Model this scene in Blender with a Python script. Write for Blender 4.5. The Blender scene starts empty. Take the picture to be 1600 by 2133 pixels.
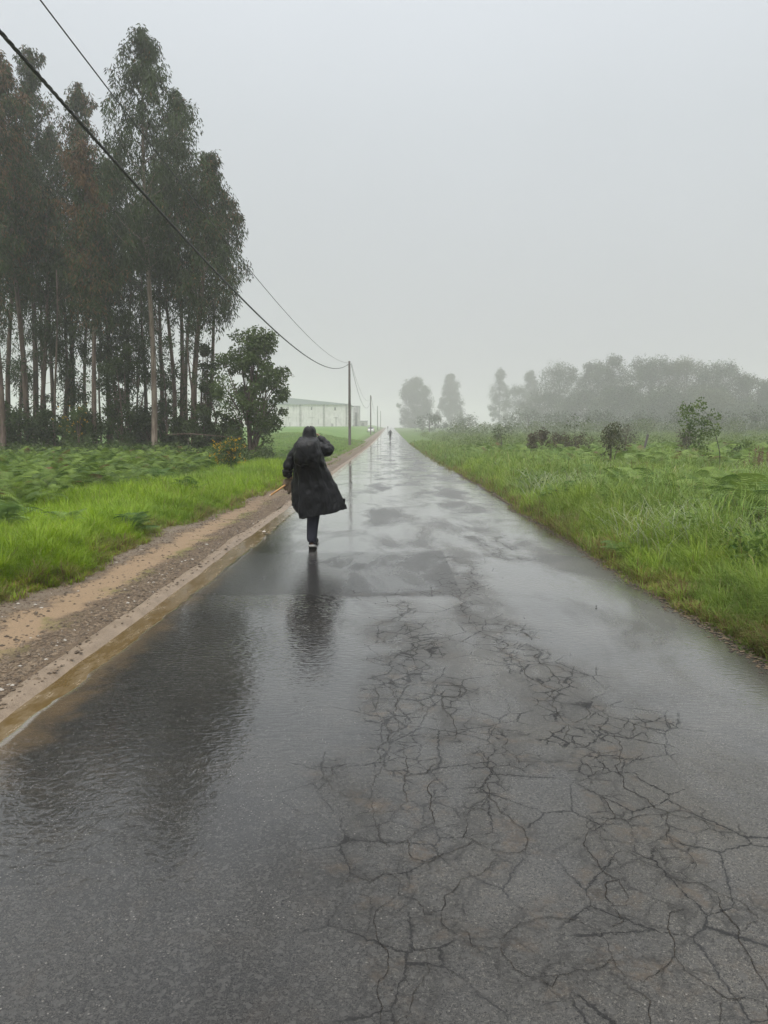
import bpy, math, random
import numpy as np
from mathutils import Vector, Matrix
R = math.radians
rng = np.random.default_rng(7)
random.seed(7)
scene = bpy.context.scene
COL = scene.collection

# ------------------------------------------------------------------ camera
CAM_H, PITCH, YAW = 1.6, math.atan(166.5/1603), math.atan(12/1603)
cam_data = bpy.data.cameras.new('camera'); cam = bpy.data.objects.new('camera', cam_data); COL.objects.link(cam)
cam_data.sensor_fit = 'VERTICAL'; cam_data.sensor_height = 34.6; cam_data.lens = 26.0
cam_data.clip_start = 0.05; cam_data.clip_end = 6000
cam.location = (0, 0, CAM_H); cam.rotation_euler = (R(90)-PITCH, 0, YAW)
scene.camera = cam
CM = cam.rotation_euler.to_matrix()

def ray(px, py):
    return CM @ Vector(((px-800)/1603, (1066.5-py)/1603, -1.0))
def at(px, py, Y):
    d = ray(px, py); return Vector((d.x/d.y*Y, Y, CAM_H + d.z/d.y*Y))
def gnd(px, py, z=0.0):
    d = ray(px, py); t = (z-CAM_H)/d.z; return Vector((d.x*t, d.y*t, z))

# ------------------------------------------------------------------ world, sun, exposure
SUN_EL, SUN_ROT = R(62), R(200)
world = bpy.data.worlds.new("World"); scene.world = world; world.use_nodes = True
wt = world.node_tree; wt.nodes.clear()
wo = wt.nodes.new('ShaderNodeOutputWorld'); bg = wt.nodes.new('ShaderNodeBackground')
sky = wt.nodes.new('ShaderNodeTexSky'); sky.sky_type = 'NISHITA'; sky.sun_disc = False
sky.sun_elevation = SUN_EL; sky.sun_rotation = SUN_ROT; sky.air_density = 1.0; sky.dust_density = 6.0; sky.ozone_density = 1.0
hs = wt.nodes.new('ShaderNodeHueSaturation'); hs.inputs['Saturation'].default_value = 0.25
wt.links.new(sky.outputs[0], hs.inputs['Color'])
# cloud deck: brightness rises towards the zenith as under a real overcast
tc = wt.nodes.new('ShaderNodeTexCoord'); sx = wt.nodes.new('ShaderNodeSeparateXYZ'); wt.links.new(tc.outputs['Generated'], sx.inputs[0])
cr = wt.nodes.new('ShaderNodeValToRGB'); wt.links.new(sx.outputs['Z'], cr.inputs[0])
E = cr.color_ramp.elements
E[0].position = 0.0; E[0].color = (5.15, 5.3, 5.35, 1); E[1].position = 1.0; E[1].color = (38, 37.5, 37, 1)
e = E.new(0.35); e.color = (6.65, 7.1, 7.45, 1)
e = E.new(0.50); e.color = (7.9, 8.4, 8.95, 1)
e = E.new(0.68); e.color = (11, 11.3, 11.6, 1)
e = E.new(0.80); e.color = (24, 24, 24, 1)
cn = wt.nodes.new('ShaderNodeTexNoise'); cn.inputs['Scale'].default_value = 1.6; cn.inputs['Detail'].default_value = 3
wt.links.new(tc.outputs['Generated'], cn.inputs['Vector'])
cm_ = wt.nodes.new('ShaderNodeMapRange'); cm_.inputs[3].default_value = 0.93; cm_.inputs[4].default_value = 1.07
wt.links.new(cn.outputs[0], cm_.inputs[0])
vm = wt.nodes.new('ShaderNodeVectorMath'); vm.operation = 'SCALE'
wt.links.new(cr.outputs[0], vm.inputs[0]); wt.links.new(cm_.outputs[0], vm.inputs['Scale'])
mx = wt.nodes.new('ShaderNodeMix'); mx.data_type = 'RGBA'; mx.inputs[0].default_value = 0.88
wt.links.new(hs.outputs[0], mx.inputs[6]); wt.links.new(vm.outputs[0], mx.inputs[7])
wt.links.new(mx.outputs[2], bg.inputs[0]); bg.inputs[1].default_value = 0.10
wt.links.new(bg.outputs[0], wo.inputs[0])
sd = bpy.data.lights.new('sun', 'SUN'); sd.energy = 1.4; sd.angle = R(40); sd.color = (1.0, 0.97, 0.93)
sun = bpy.data.objects.new('sun', sd); COL.objects.link(sun)
sdir = Vector((math.sin(SUN_ROT)*math.cos(SUN_EL), math.cos(SUN_ROT)*math.cos(SUN_EL), math.sin(SUN_EL)))
sun.rotation_euler = sdir.to_track_quat('Z', 'Y').to_euler(); sun.location = (0, 0, 60)
vs = scene.view_settings; vs.view_transform = 'Standard'; vs.look = 'None'; vs.exposure = 0.0; vs.gamma = 1.0; vs.use_curve_mapping = False
cy = scene.cycles
cy.use_denoising = True; cy.volume_bounces = 2; cy.max_bounces = 7; cy.diffuse_bounces = 3; cy.glossy_bounces = 3
cy.transmission_bounces = 3; cy.transparent_max_bounces = 8; cy.caustics_reflective = False; cy.caustics_refractive = False
cy.sample_clamp_indirect = 6

# ------------------------------------------------------------------ helpers
def tag(o, label=None, cat=None, group=None, kind=None):
    if label: o['label'] = label
    if cat: o['category'] = cat
    if group: o['group'] = group
    if kind: o['kind'] = kind
    return o
def empty(name, loc, rz=0.0, **k):
    o = bpy.data.objects.new(name, None); COL.objects.link(o); o.location = loc; o.rotation_euler = (0, 0, rz)
    o.empty_display_size = 0.2
    return tag(o, **k)

class MB:
    """collects polygons, links them as one mesh object"""
    def __init__(s): s.v = []; s.f = []; s.c = []; s.m = []; s.n = 0
    def add(s, verts, faces, col=None, mi=0):
        verts = np.asarray(verts, float).reshape(-1, 3)
        s.v.append(verts)
        faces = np.asarray(faces, int)
        s.f.append(faces + s.n); s.m.append(np.full(len(faces), mi)); s.n += len(verts)
        c = np.ones((len(verts), 4)); 
        if col is not None: c[:, :3] = col
        s.c.append(c)
    def tube(s, pts, rad, k=7, col=None, cap=True, mi=0, twist=0.0):
        pts = np.asarray(pts, float); n = len(pts); rad = np.broadcast_to(np.asarray(rad, float), (n,))
        t = np.gradient(pts, axis=0); t /= np.linalg.norm(t, axis=1, keepdims=True)+1e-9
        up = np.array([0, 0, 1.0]) if abs(t[0][2]) < .9 else np.array([1.0, 0, 0])
        a = np.cross(t, up); a /= np.linalg.norm(a, axis=1, keepdims=True)+1e-9; b = np.cross(t, a)
        th = np.arange(k)*2*math.pi/k
        ring = (a[:, None]*np.cos(th)[None, :, None] + b[:, None]*np.sin(th)[None, :, None])*rad[:, None, None] + pts[:, None]
        i = np.arange(n-1)[:, None]*k; j = np.arange(k)[None]; j2 = (j+1) % k
        q = np.stack([i+j, i+j2, i+k+j2, i+k+j], -1).reshape(-1, 4)
        s.add(ring.reshape(-1, 3), q, col, mi)
        if cap:
            for e_, o_ in ((0, 0), (n-1, (n-1)*k)):
                base = s.n; s.add([pts[e_]], np.zeros((0, 4), int), col, mi)
                off = base - n*k - (1 if e_ else 0)
                tri = np.array([[off+o_+x, off+o_+(x+1) % k, base, base] for x in range(k)])
                s.f.append(tri); s.m.append(np.full(k, mi))
    def box(s, lo, hi, col=None, mi=0):
        x0, y0, z0 = lo; x1, y1, z1 = hi
        v = [(x0,y0,z0),(x1,y0,z0),(x1,y1,z0),(x0,y1,z0),(x0,y0,z1),(x1,y0,z1),(x1,y1,z1),(x0,y1,z1)]
        s.add(v, [(0,3,2,1),(4,5,6,7),(0,1,5,4),(1,2,6,5),(2,3,7,6),(3,0,4,7)], col, mi)
    def grid(s, P, col=None, mi=0, closed=False):
        n, m = P.shape[:2]
        i = np.arange(n-1)[:, None]*m; j = np.arange(m if closed else m-1)[None]; j2 = (j+1) % m
        q = np.stack([i+j, i+j2, i+m+j2, i+m+j], -1).reshape(-1, 4)
        s.add(P.reshape(-1, 3), q, col, mi)
    def build(s, name, mats, parent=None, smooth=True, attr=None):
        V = np.concatenate(s.v); F = np.concatenate([f for f in s.f if len(f)]) ; M = np.concatenate(s.m)
        C_ = np.concatenate(s.c)
        tri = F[:, 3] == F[:, 2]
        tot = np.where(tri, 3, 4); st = np.concatenate([[0], np.cumsum(tot)[:-1]])
        keep = np.ones(F.shape, bool); keep[tri, 3] = False
        L = F[keep]
        me = bpy.data.meshes.new(name)
        me.vertices.add(len(V)); me.vertices.foreach_set('co', V.astype(np.float32).ravel())
        me.loops.add(len(L)); me.loops.foreach_set('vertex_index', L.astype(np.int32))
        me.polygons.add(len(F)); me.polygons.foreach_set('loop_start', st.astype(np.int32))
        me.polygons.foreach_set('loop_total', tot.astype(np.int32))
        me.polygons.foreach_set('material_index', M.astype(np.int32))
        me.polygons.foreach_set('use_smooth', np.full(len(F), smooth))
        me.update(calc_edges=True)
        ca = me.color_attributes.new('col', 'FLOAT_COLOR', 'POINT'); ca.data.foreach_set('color', C_.astype(np.float32).ravel())
        for m in (mats if isinstance(mats, (list, tuple)) else [mats]): me.materials.append(m)
        o = bpy.data.objects.new(name, me); COL.objects.link(o)
        if parent is not None: o.parent = parent
        return o

# ------------------------------------------------------------------ node helpers
class NT:
    def __init__(s, name):
        s.mat = bpy.data.materials.new(name); s.mat.use_nodes = True; s.t = s.mat.node_tree; s.t.nodes.clear()
        s.out = s.t.nodes.new('ShaderNodeOutputMaterial'); s.tc = s.t.nodes.new('ShaderNodeTexCoord')
        s.P = s.tc.outputs['Object']
    def n(s, ty, **k):
        nd = s.t.nodes.new(ty)
        for a, b in k.items(): setattr(nd, a, b)
        return nd
    def put(s, sock, v):
        if isinstance(v, bpy.types.NodeSocket): s.t.links.new(v, sock)
        elif isinstance(v, (tuple, list)) and sock.type == 'RGBA': sock.default_value = (*v[:3], 1)
        else: sock.default_value = v
    def map(s, vec=None, scale=(1, 1, 1), loc=(0, 0, 0)):
        m = s.n('ShaderNodeMapping'); s.put(m.inputs[0], vec or s.P); m.inputs['Scale'].default_value = scale; m.inputs['Location'].default_value = loc
        return m.outputs[0]
    def noise(s, scale=1, detail=4, rough=.55, vec=None, dist=0.0, col=False):
        m = s.n('ShaderNodeTexNoise'); s.put(m.inputs['Vector'], vec or s.P); m.inputs['Scale'].default_value = scale
        m.inputs['Detail'].default_value = detail; m.inputs['Roughness'].default_value = rough; m.inputs['Distortion'].default_value = dist
        return m.outputs[1 if col else 0]
    def vor(s, scale=1, feature='F1', vec=None, out=0, rand=1.0):
        m = s.n('ShaderNodeTexVoronoi', feature=feature); s.put(m.inputs['Vector'], vec or s.P); m.inputs['Scale'].default_value = scale
        m.inputs['Randomness'].default_value = rand
        return m.outputs[out]
    def mr(s, v, a, b, c=0.0, d=1.0, smooth=True):
        m = s.n('ShaderNodeMapRange'); m.interpolation_type = 'SMOOTHSTEP' if smooth else 'LINEAR'
        s.put(m.inputs[0], v); m.inputs[1].default_value = a; m.inputs[2].default_value = b; m.inputs[3].default_value = c; m.inputs[4].default_value = d
        return m.outputs[0]
    def math(s, op, a, b=0.0, c=0.0, clamp=False):
        m = s.n('ShaderNodeMath', operation=op); m.use_clamp = clamp
        s.put(m.inputs[0], a); s.put(m.inputs[1], b); s.put(m.inputs[2], c); return m.outputs[0]
    def mix(s, f, a, b, blend='MIX'):
        m = s.n('ShaderNodeMix', data_type='RGBA', blend_type=blend); s.put(m.inputs[0], f); s.put(m.inputs[6], a); s.put(m.inputs[7], b); return m.outputs[2]
    def fmix(s, f, a, b):
        m = s.n('ShaderNodeMix', data_type='FLOAT'); s.put(m.inputs[0], f); s.put(m.inputs[2], a); s.put(m.inputs[3], b); return m.outputs[0]
    def attr(s, name, fac=False):
        m = s.n('ShaderNodeAttribute'); m.attribute_name = name; return m.outputs['Fac' if fac else 'Color']
    def sep(s, vec=None):
        m = s.n('ShaderNodeSeparateXYZ'); s.put(m.inputs[0], vec or s.P); return m.outputs
    def bump(s, h, strength=.5, dist=.01, nrm=None):
        m = s.n('ShaderNodeBump'); s.put(m.inputs['Height'], h); s.put(m.inputs['Strength'], strength); m.inputs['Distance'].default_value = dist
        if nrm: s.put(m.inputs['Normal'], nrm)
        return m.outputs[0]
    def pbr(s, col, rough=.6, nrm=None, spec=.5, metal=0.0, transl=None, tcol=None, ior=1.5, coat=None, coat_r=.05, coat_n=None):
        p = s.n('ShaderNodeBsdfPrincipled'); s.put(p.inputs['Base Color'], col); s.put(p.inputs['Roughness'], rough)
        s.put(p.inputs['Specular IOR Level'], spec); s.put(p.inputs['Metallic'], metal); s.put(p.inputs['IOR'], ior)
        if nrm: s.put(p.inputs['Normal'], nrm)
        if coat is not None:
            s.put(p.inputs['Coat Weight'], coat); s.put(p.inputs['Coat Roughness'], coat_r); p.inputs['Coat IOR'].default_value = 1.33
            if coat_n: s.put(p.inputs['Coat Normal'], coat_n)
        o = p.outputs[0]
        if transl:
            t = s.n('ShaderNodeBsdfTranslucent'); s.put(t.inputs[0], tcol if tcol is not None else col)
            m = s.n('ShaderNodeMixShader'); m.inputs[0].default_value = transl
            s.t.links.new(o, m.inputs[1]); s.t.links.new(t.outputs[0], m.inputs[2]); o = m.outputs[0]
        s.t.links.new(o, s.out.inputs[0]); return s.mat

def leaf_mat(name, transl=.3, rough=.45, spec=.4):
    t = NT(name); c = t.attr('col')
    v = t.noise(3.0, 2); c2 = t.mix(t.mr(v, .35, .65), t.mix(1.0, c, (.82, .86, .9), 'MULTIPLY'), t.mix(1.0, c, (1.12, 1.08, 1.0), 'MULTIPLY'))
    return t.pbr(c2, rough, spec=spec, transl=transl)
def plain(name, col, rough=.6, nscale=8, var=.25, bump=.2, bdist=.01, metal=0.0, spec=.5, stretch=(1, 1, 1)):
    t = NT(name); n = t.noise(nscale, 5, vec=t.map(scale=stretch))
    c = t.mix(t.mr(n, .3, .7), tuple(x*(1-var) for x in col), tuple(min(1, x*(1+var)) for x in col))
    return t.pbr(c, rough, nrm=t.bump(n, bump, bdist), metal=metal, spec=spec)

M_grass = leaf_mat('grass_blades', .35, .5, .25)
M_fern = leaf_mat('fern_fronds', .3, .5, .25)
M_euc = leaf_mat('eucalyptus_leaves', .12, .5, .12)
M_leaf = leaf_mat('broad_leaves', .25, .5, .2)
M_flower = leaf_mat('petals', .3, .6)
M_far = leaf_mat('far_leaves', .2, .6)

# ------------------------------------------------------------------ terrain
def ss(a, b, v):
    t = np.clip((np.asarray(v, float)-a)/(b-a), 0, 1); return t*t*(3-2*t)
def road_z(Y):
    Y = np.asarray(Y, float); u = (np.minimum(Y, 520)-88)/16.0
    return 0.0105*16*np.logaddexp(0, u)
def wob(x, y):
    return np.sin(x*1.3+y*.7)*.4+np.sin(x*.53-y*1.1+2)*.35+np.sin(x*2.9+1.3)*np.sin(y*2.3)*.25
def ter(x, Y):
    x = np.asarray(x, float); Y = np.asarray(Y, float); l = -x
    z = road_z(Y) - .03
    z = z + ss(3.25, 4.4, l)*(.13+.03*wob(x, Y)) + ss(6, 11, l)*.22*(1-ss(52, 62, Y)) + ss(3.3, 12, l)*ss(55, 140, Y)*(1-ss(300, 500, Y)*0)*1.55
    z = z + ss(2.55, 4.0, x)*(.10+.04*wob(x, Y)) + ss(4.5, 12, x)*.12 + ss(12, 60, x)*ss(40, 120, Y)*.4
    return z
def terp(x, Y): return float(ter(x, Y))

xs = np.unique(np.concatenate([np.linspace(-24, 24, 193), np.linspace(-100, 100, 101), np.sign(np.linspace(-1, 1, 41))*np.abs(np.linspace(-1, 1, 41))**2*1000]))
ys = np.unique(np.concatenate([np.linspace(-6, 60, 166), np.linspace(60, 300, 121), np.linspace(300, 1600, 40), np.linspace(-200, -6, 20)]))
X, Yg = np.meshgrid(xs, ys)
mb = MB(); mb.grid(np.stack([X, Yg, ter(X, Yg)], -1))
t = NT('meadow_ground')
px_, py_, pz_ = t.sep()
n1 = t.noise(.18, 5); n2 = t.noise(1.7, 6, .65); n3 = t.noise(14, 4, .7)
gA = t.mix(t.mr(n1, .35, .65), (.062, .115, .020), (.090, .145, .024))
gB = t.mix(t.mr(n2, .42, .68), gA, (.042, .078, .017))
gC = t.mix(t.mr(n3, .5, .75), gB, (.12, .145, .045))
far_ = t.mr(py_, 50, 66); left_ = t.mr(px_, -3.8, -5.5)
gF = t.mix(t.mr(n1, .3, .7), (.085, .165, .035), (.115, .195, .045))
gD = t.mix(t.math('MULTIPLY', far_, left_), gC, t.mix(t.mr(n3, .4, .8, 0, .5), gF, gC))
M_ground = t.pbr(gD, .8, nrm=t.bump(t.math('ADD', n2, n3), .9, .06), spec=.2)
tag(mb.build('ground', M_ground), kind='structure')

# ------------------------------------------------------------------ road (with its cracks) ---------------------------------------
def c3(p): return [(500+x/2.2857, 1080+y/2.2857) for x, y in p]
def c2(p): return [(800+x/2, 1250+y/2) for x, y in p]
CR = []
for p in ([(500,375),(620,372),(700,368),(860,362),(960,356)],[(790,400),(740,420),(800,425),(780,460),(700,500),(790,500),(790,550),(700,560),(690,600),(750,610),(800,590),(840,590)],
 [(800,500),(830,600),(830,740),(830,770)],[(700,670),(720,660),(820,640),(930,590),(920,620),(950,660)],[(620,680),(700,675),(720,700),(770,700),(800,750),(830,770),(870,770),(930,790)],
 [(640,780),(700,770),(740,800),(780,800),(830,780)],[(650,850),(700,860),(750,830),(800,850),(830,860),(860,930)],[(640,800),(660,850),(650,900),(620,930)],
 [(870,780),(920,790),(970,790),(1050,810),(1080,825),(1030,860),(960,860),(930,840),(920,800)],[(960,860),(970,920),(990,960)],[(740,840),(740,900),(800,950)],
 [(1000,300),(1030,370),(1080,400),(1100,470),(1090,500),(1150,550),(1220,580),(1280,610),(1240,640),(1330,690),(1380,770),(1450,800),(1520,820),(1480,850),(1490,910),(1530,960)],
 [(970,190),(1010,190),(1050,215),(1100,210),(1100,250),(1140,290),(1070,290),(1100,260)],[(1020,270),(1090,265),(1120,330),(1070,360),(1050,400)],[(1110,500),(1200,500),(1270,520),(1200,550),(1150,540)],
 [(1240,495),(1330,520),(1380,570),(1300,540),(1250,545)],[(1270,615),(1350,615),(1430,640),(1400,670),(1430,700),(1380,720),(1320,700)],[(1390,660),(1430,700),(1500,710),(1600,750)],[(1430,700),(1500,760),(1530,820)],
 [(1100,90),(1170,130),(1240,160),(1280,200),(1200,180)],[(1230,90),(1250,120),(1290,150)],[(1280,180),(1350,200)],[(1040,380),(960,370),(820,375),(700,372)]): CR.append(c3(p))
for p in ([(220,360),(270,350),(320,375),(310,410),(250,410),(215,385)],[(250,415),(245,470),(290,520),(300,560),(295,590),(180,580),(90,590)],
 [(290,520),(420,525),(480,560),(620,580),(730,595),(760,570),(770,530),(720,490),(700,440),(700,380),(650,350),(600,330)],[(720,440),(850,440),(860,480),(800,520),(760,510)],
 [(800,515),(870,530),(960,570),(985,600),(970,640),(900,650),(830,610),(770,600)],[(985,585),(1020,580),(1040,530),(1110,515),(1170,520)],
 [(980,630),(985,680),(960,700),(1000,750),(1010,800),(1100,840),(1130,880),(1200,905),(1350,940),(1430,970)],[(860,680),(900,650),(910,720),(870,740),(840,690),(790,690),(730,680),(640,685),(540,690),(430,705)],
 [(480,560),(490,620),(550,660),(560,690)],[(390,650),(420,700),(430,790),(470,860),(540,940),(600,1010),(590,1050),(520,1070),(430,1050),(380,1020),(330,1000),(350,950),(340,890)],[(340,890),(460,875)],
 [(230,690),(180,730),(90,745),(40,720)],[(180,730),(215,760),(200,830),(210,940),(170,960),(100,1000)],[(90,600),(80,650),(100,730),(80,790),(100,850),(60,880),(0,870)],
 [(100,1010),(120,1090),(190,1105),(250,1070),(370,1020)],[(480,1080),(440,1130),(390,1160),(320,1180),(250,1250),(240,1310),(170,1330),(140,1270),(60,1240),(70,1190)],[(240,1320),(270,1390),(350,1400),(370,1460),(480,1465)],
 [(490,1465),(480,1430),(530,1390),(620,1350),(720,1340),(820,1355),(890,1390),(930,1440),(950,1510),(900,1550),(800,1560),(720,1585),(610,1590),(540,1550),(500,1500),(485,1465)],
 [(840,1000),(830,1030),(860,1070),(900,1130),(980,1180),(930,1190),(920,1240),(960,1290),(1010,1290),(1005,1230),(980,1180)],[(840,1000),(850,970),(920,940),(960,920),(1000,930),(1100,905),(1180,905),(1190,960),(1180,1010),(1080,1000)],
 [(900,960),(900,1000),(960,1040),(1050,1080),(1130,1100),(1260,1090),(1300,1110),(1290,1150)],[(1060,1110),(1130,1140),(1220,1180),(1330,1200),(1400,1240),(1500,1280),(1560,1340),(1600,1350)],
 [(960,1300),(1000,1350),(940,1380)],[(950,1510),(1000,1580),(1080,1610),(1130,1580),(1210,1500),(1210,1440),(1180,1380),(1190,1320),(1250,1300)],[(1210,1500),(1250,1560),(1340,1620),(1430,1680),(1590,1700)],
 [(1390,1250),(1420,1320),(1480,1390),(1490,1450),(1530,1510),(1570,1590),(1600,1640)],[(1490,1390),(1560,1350)],[(1010,1630),(1060,1650),(1110,1690),(1110,1766),(1060,1900)],[(720,1590),(700,1630),(650,1600)],
 [(150,1460),(190,1560),(150,1620),(110,1740),(40,1800)],[(910,830),(950,820),(1030,830),(1100,840)],[(910,830),(940,880),(960,920)],[(1160,980),(1270,1060)],[(1410,1690),(1400,1766),(1430,1900)],
 [(60,1240),(-20,1300),(-30,1420),(20,1500),(-30,1640),(-20,1800)],[(0,870),(-40,900),(-60,840),(-40,760),(0,700),(-30,640),(10,600),(0,520),(-40,470),(20,420)],[(10,600),(60,560),(40,480),(60,430),(30,360),(60,300)],
 [(-40,900),(-20,1000),(30,1040),(100,1010)],[(70,1190),(0,1150),(-60,1190),(-140,1160)],[(1590,1700),(1640,1800)],[(-60,840),(-160,830),(-240,760),(-220,690)]): CR.append(c2(p))
def fractal(P, step=.028, amp=.075):
    out = [P[0]]
    for a, b in zip(P[:-1], P[1:]):
        seg = [np.array(a), np.array(b)]
        while np.linalg.norm(seg[1]-seg[0]) > step:
            ns = [seg[0]]
            for u, v in zip(seg[:-1], seg[1:]):
                d = v-u; m = (u+v)/2 + np.array([-d[1], d[0]])*rng.normal(0, amp); ns += [m, v]
            seg = ns
            if len(seg) > 200: break
        out += seg[1:]
    return np.array(out)
crack_pts = []; strips = []
for pl in CR:
    P = [np.array(gnd(*p)[:2]) for p in pl]
    P = [p for i, p in enumerate(P) if i == 0 or np.linalg.norm(p-P[i-1]) > 1e-4]
    F_ = fractal(P); crack_pts.append(F_); strips.append(F_)
    for k in range(0):           # short side cracks
        i = rng.integers(len(F_)); a = rng.uniform(0, 6.28); L = rng.uniform(.05, .2)
        strips.append(fractal([F_[i], F_[i]+L*np.array([math.cos(a), math.sin(a)])], .02, .3))
crack_pts = np.concatenate(crack_pts)
mb = MB()
_rw = [(np.arange(-12, 540, st_), rng.normal(0, am_, int(552/st_)+2)) for st_, am_ in ((2.3, .028), (.7, .022), (.23, .014), (.08, .007))]
def ragged(Y, k=0.0): return sum(np.interp(np.asarray(Y, float)+k, g_, n_[:len(g_)]) for g_, n_ in _rw)
rx0 = lambda Y: -1.935 + ragged(Y) - .09*(1-ss(4.1, 4.9, Y))
rx1 = lambda Y: 2.58 + 1.1*ragged(Y, 5) + .10*ss(8, 25, Y) - .25*ss(30, 60, Y)
Yr = np.unique(np.concatenate([np.arange(-8, 1, .25), np.arange(1, 16, .045), np.arange(16, 60, .2), np.arange(60, 130, 1.0), np.arange(130, 521, 5)]))
u = np.linspace(0, 1, 106)
Xr = rx0(Yr)[:, None]*(1-u) + rx1(Yr)[:, None]*u; YY = np.repeat(Yr[:, None], len(u), 1)
Zr = road_z(YY) + .012*(1-((Xr-.3)/2.3)**2)
G3 = np.stack([Xr, YY, Zr], -1)
G3 = np.concatenate([G3[:, :1]+[-.07, 0, -.030], G3, G3[:, -1:]+[.03, 0, -.05]], 1)
# distance to the traced cracks, kept per vertex (drives crazing and dirt)
flat = G3.reshape(-1, 3); dist = np.full(len(flat), 9.0)
near = np.where((flat[:, 1] < 16) & (flat[:, 1] > 1))[0]
cp = crack_pts[::3]
for a in range(0, len(near), 4000):
    idx = near[a:a+4000]; d = np.linalg.norm(flat[idx, None, :2]-cp[None], axis=2).min(1); dist[idx] = d
belt = np.exp(-(dist/.11)**2)
wide = np.exp(-(dist/.30)**2); mb.grid(G3, np.stack([belt, wide, dist*0], 1))
for S in strips:
    if len(S) < 2: continue
    n = len(S); t_ = np.gradient(S, axis=0); t_ /= np.linalg.norm(t_, axis=1, keepdims=True)+1e-9; nn = np.stack([-t_[:, 1], t_[:, 0]], 1)
    w = rng.uniform(.0003, .0025, n)*np.sin(np.linspace(.15, math.pi-.15, n))**.4
    w = np.convolve(np.pad(w, 2, 'edge'), [.15, .2, .3, .2, .15], 'valid') * rng.uniform(.6, 1.15)
    w *= 1 + .09*np.clip(S[:, 1]-4, 0, 12)
    zz = .012*(1-((S[:, 0]-.3)/2.3)**2)+.0035
    A = np.stack([np.c_[S+nn*w[:, None], zz], np.c_[S-nn*w[:, None], zz]], 1)
    mb.grid(A, mi=1)
t = NT('wet_asphalt')
X_, Y_, Z_ = t.sep()
beltA = t.attr('col', fac=False); bsep = t.n('ShaderNodeSeparateColor'); t.put(bsep.inputs[0], beltA); belt_ = bsep.outputs[0]; wide_ = bsep.outputs[1]
fine = t.noise(240, 3, .7); med = t.noise(45, 4, .6); big = t.noise(1.1, 5, .6)
# large wet/less wet zones, drawn out along the wheel tracks
zone = t.noise(1.0, 5, .6, vec=t.map(scale=(1.0, .38, 1)), dist=.4)
trk = t.mr(X_, -.15, -.75)                                  # the smoother left half
patchx = t.math('MULTIPLY', t.mr(X_, -1.9, -1.85), t.mr(X_, .72, .69)); patchy = t.math('MULTIPLY', t.mr(t.math('ADD', Y_, t.math('ADD', t.math('MULTIPLY', med, .12), t.math('MULTIPLY', t.noise(2.5, 4), .25))), 7.55, 7.62), t.mr(t.math('ADD', Y_, t.math('MULTIPLY', t.noise(3.5, 4), .6)), 10.6, 10.2))
patch = t.math('MULTIPLY', patchx, patchy)
wet = t.math('ADD', t.mr(zone, .34, .60, .1, 1), t.math('MULTIPLY', trk, .35), clamp=True)
slick = t.math('MULTIPLY', t.math('MULTIPLY', t.mr(X_, -2.0, -1.5), t.mr(X_, -.1, -.7)), t.math('MULTIPLY', t.mr(Y_, 2.5, 4.0), t.mr(Y_, 7.5, 7.4)))
wet = t.math('ADD', wet, t.math('MULTIPLY', slick, .8), clamp=True)
wet = t.math('SUBTRACT', wet, t.math('MULTIPLY', patch, .45), clamp=True)
wet = t.math('SUBTRACT', wet, t.math('MULTIPLY', belt_, .5), clamp=True)
spk = t.vor(115, vec=t.map(scale=(1, 1, .3)), out=0); spkc = t.vor(115, vec=t.map(scale=(1, 1, .3)), out=1)
scs = t.n('ShaderNodeSeparateColor'); t.put(scs.inputs[0], spkc)
stone = t.math('MULTIPLY', t.mr(spk, .42, .25), t.mr(scs.outputs[0], .945, .985))
stone = t.math('MULTIPLY', stone, t.mr(t.noise(1.6, 4, .7), .40, .62, .15, 1))
base = t.mix(t.mr(fine, .3, .75), (.007, .007, .0068), (.040, .039, .037))
base = t.mix(t.mr(big, .35, .7), base, t.mix(1.0, base, (1.5, 1.47, 1.4), 'MULTIPLY'))
base = t.mix(t.mr(X_, -.6, .9), base, t.mix(1.0, base, (1.75, 1.72, 1.66), 'MULTIPLY'))
grit = t.noise(95, 3, .75); base = t.mix(t.mr(grit, .50, .68), base, t.mix(1.0, base, (2.1, 2.05, 1.95), 'MULTIPLY')); base = t.mix(t.mr(grit, .42, .30), base, (.004, .004, .004))
base = t.mix(t.math('MULTIPLY', patch, .5), base, (.016, .016, .017))
dirtn = t.noise(5, 5, .7); dirt = t.math('MULTIPLY', t.mr(dirtn, .5, .72), t.mr(belt_, .1, .9, .12, .75))
base = t.mix(dirt, base, (.070, .052, .035))
mid_ = t.vor(70, vec=t.map(scale=(1, 1, .3)), out=1); ms_ = t.n('ShaderNodeSeparateColor'); t.put(ms_.inputs[0], mid_)
base = t.mix(t.mr(ms_.outputs[1], .72, .95, 0, .55), base, (.060, .058, .054))
base = t.mix(stone, base, (.17, .16, .145))
mudn = t.math('ADD', X_, t.math('MULTIPLY', t.math('SUBTRACT', t.noise(4, 5, .7), .5), .55)); base = t.mix(t.mr(mudn, -1.70, -2.02, 0, .85), base, (.105, .074, .042))
dw = t.noise(9, 3, .5, col=True); vv = t.n('ShaderNodeVectorMath', operation='MULTIPLY_ADD'); t.put(vv.inputs[0], dw); vv.inputs[1].default_value = (.035, .035, .035); t.put(vv.inputs[2], t.P)
jg = t.noise(45, 3, .6, col=True); vj = t.n('ShaderNodeVectorMath', operation='MULTIPLY_ADD'); t.put(vj.inputs[0], jg); vj.inputs[1].default_value = (.036, .036, .036); t.put(vj.inputs[2], vv.outputs[0])
sc2 = t.map(vj.outputs[0], scale=(1, .85, .2))
wv_ = t.mr(t.noise(14, 3), .3, .7, .5, 1.6)
cz1 = t.math('DIVIDE', t.vor(8.6, 'DISTANCE_TO_EDGE', vec=sc2), wv_); cz2 = t.math('DIVIDE', t.vor(3.5, 'DISTANCE_TO_EDGE', vec=sc2), wv_)
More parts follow.
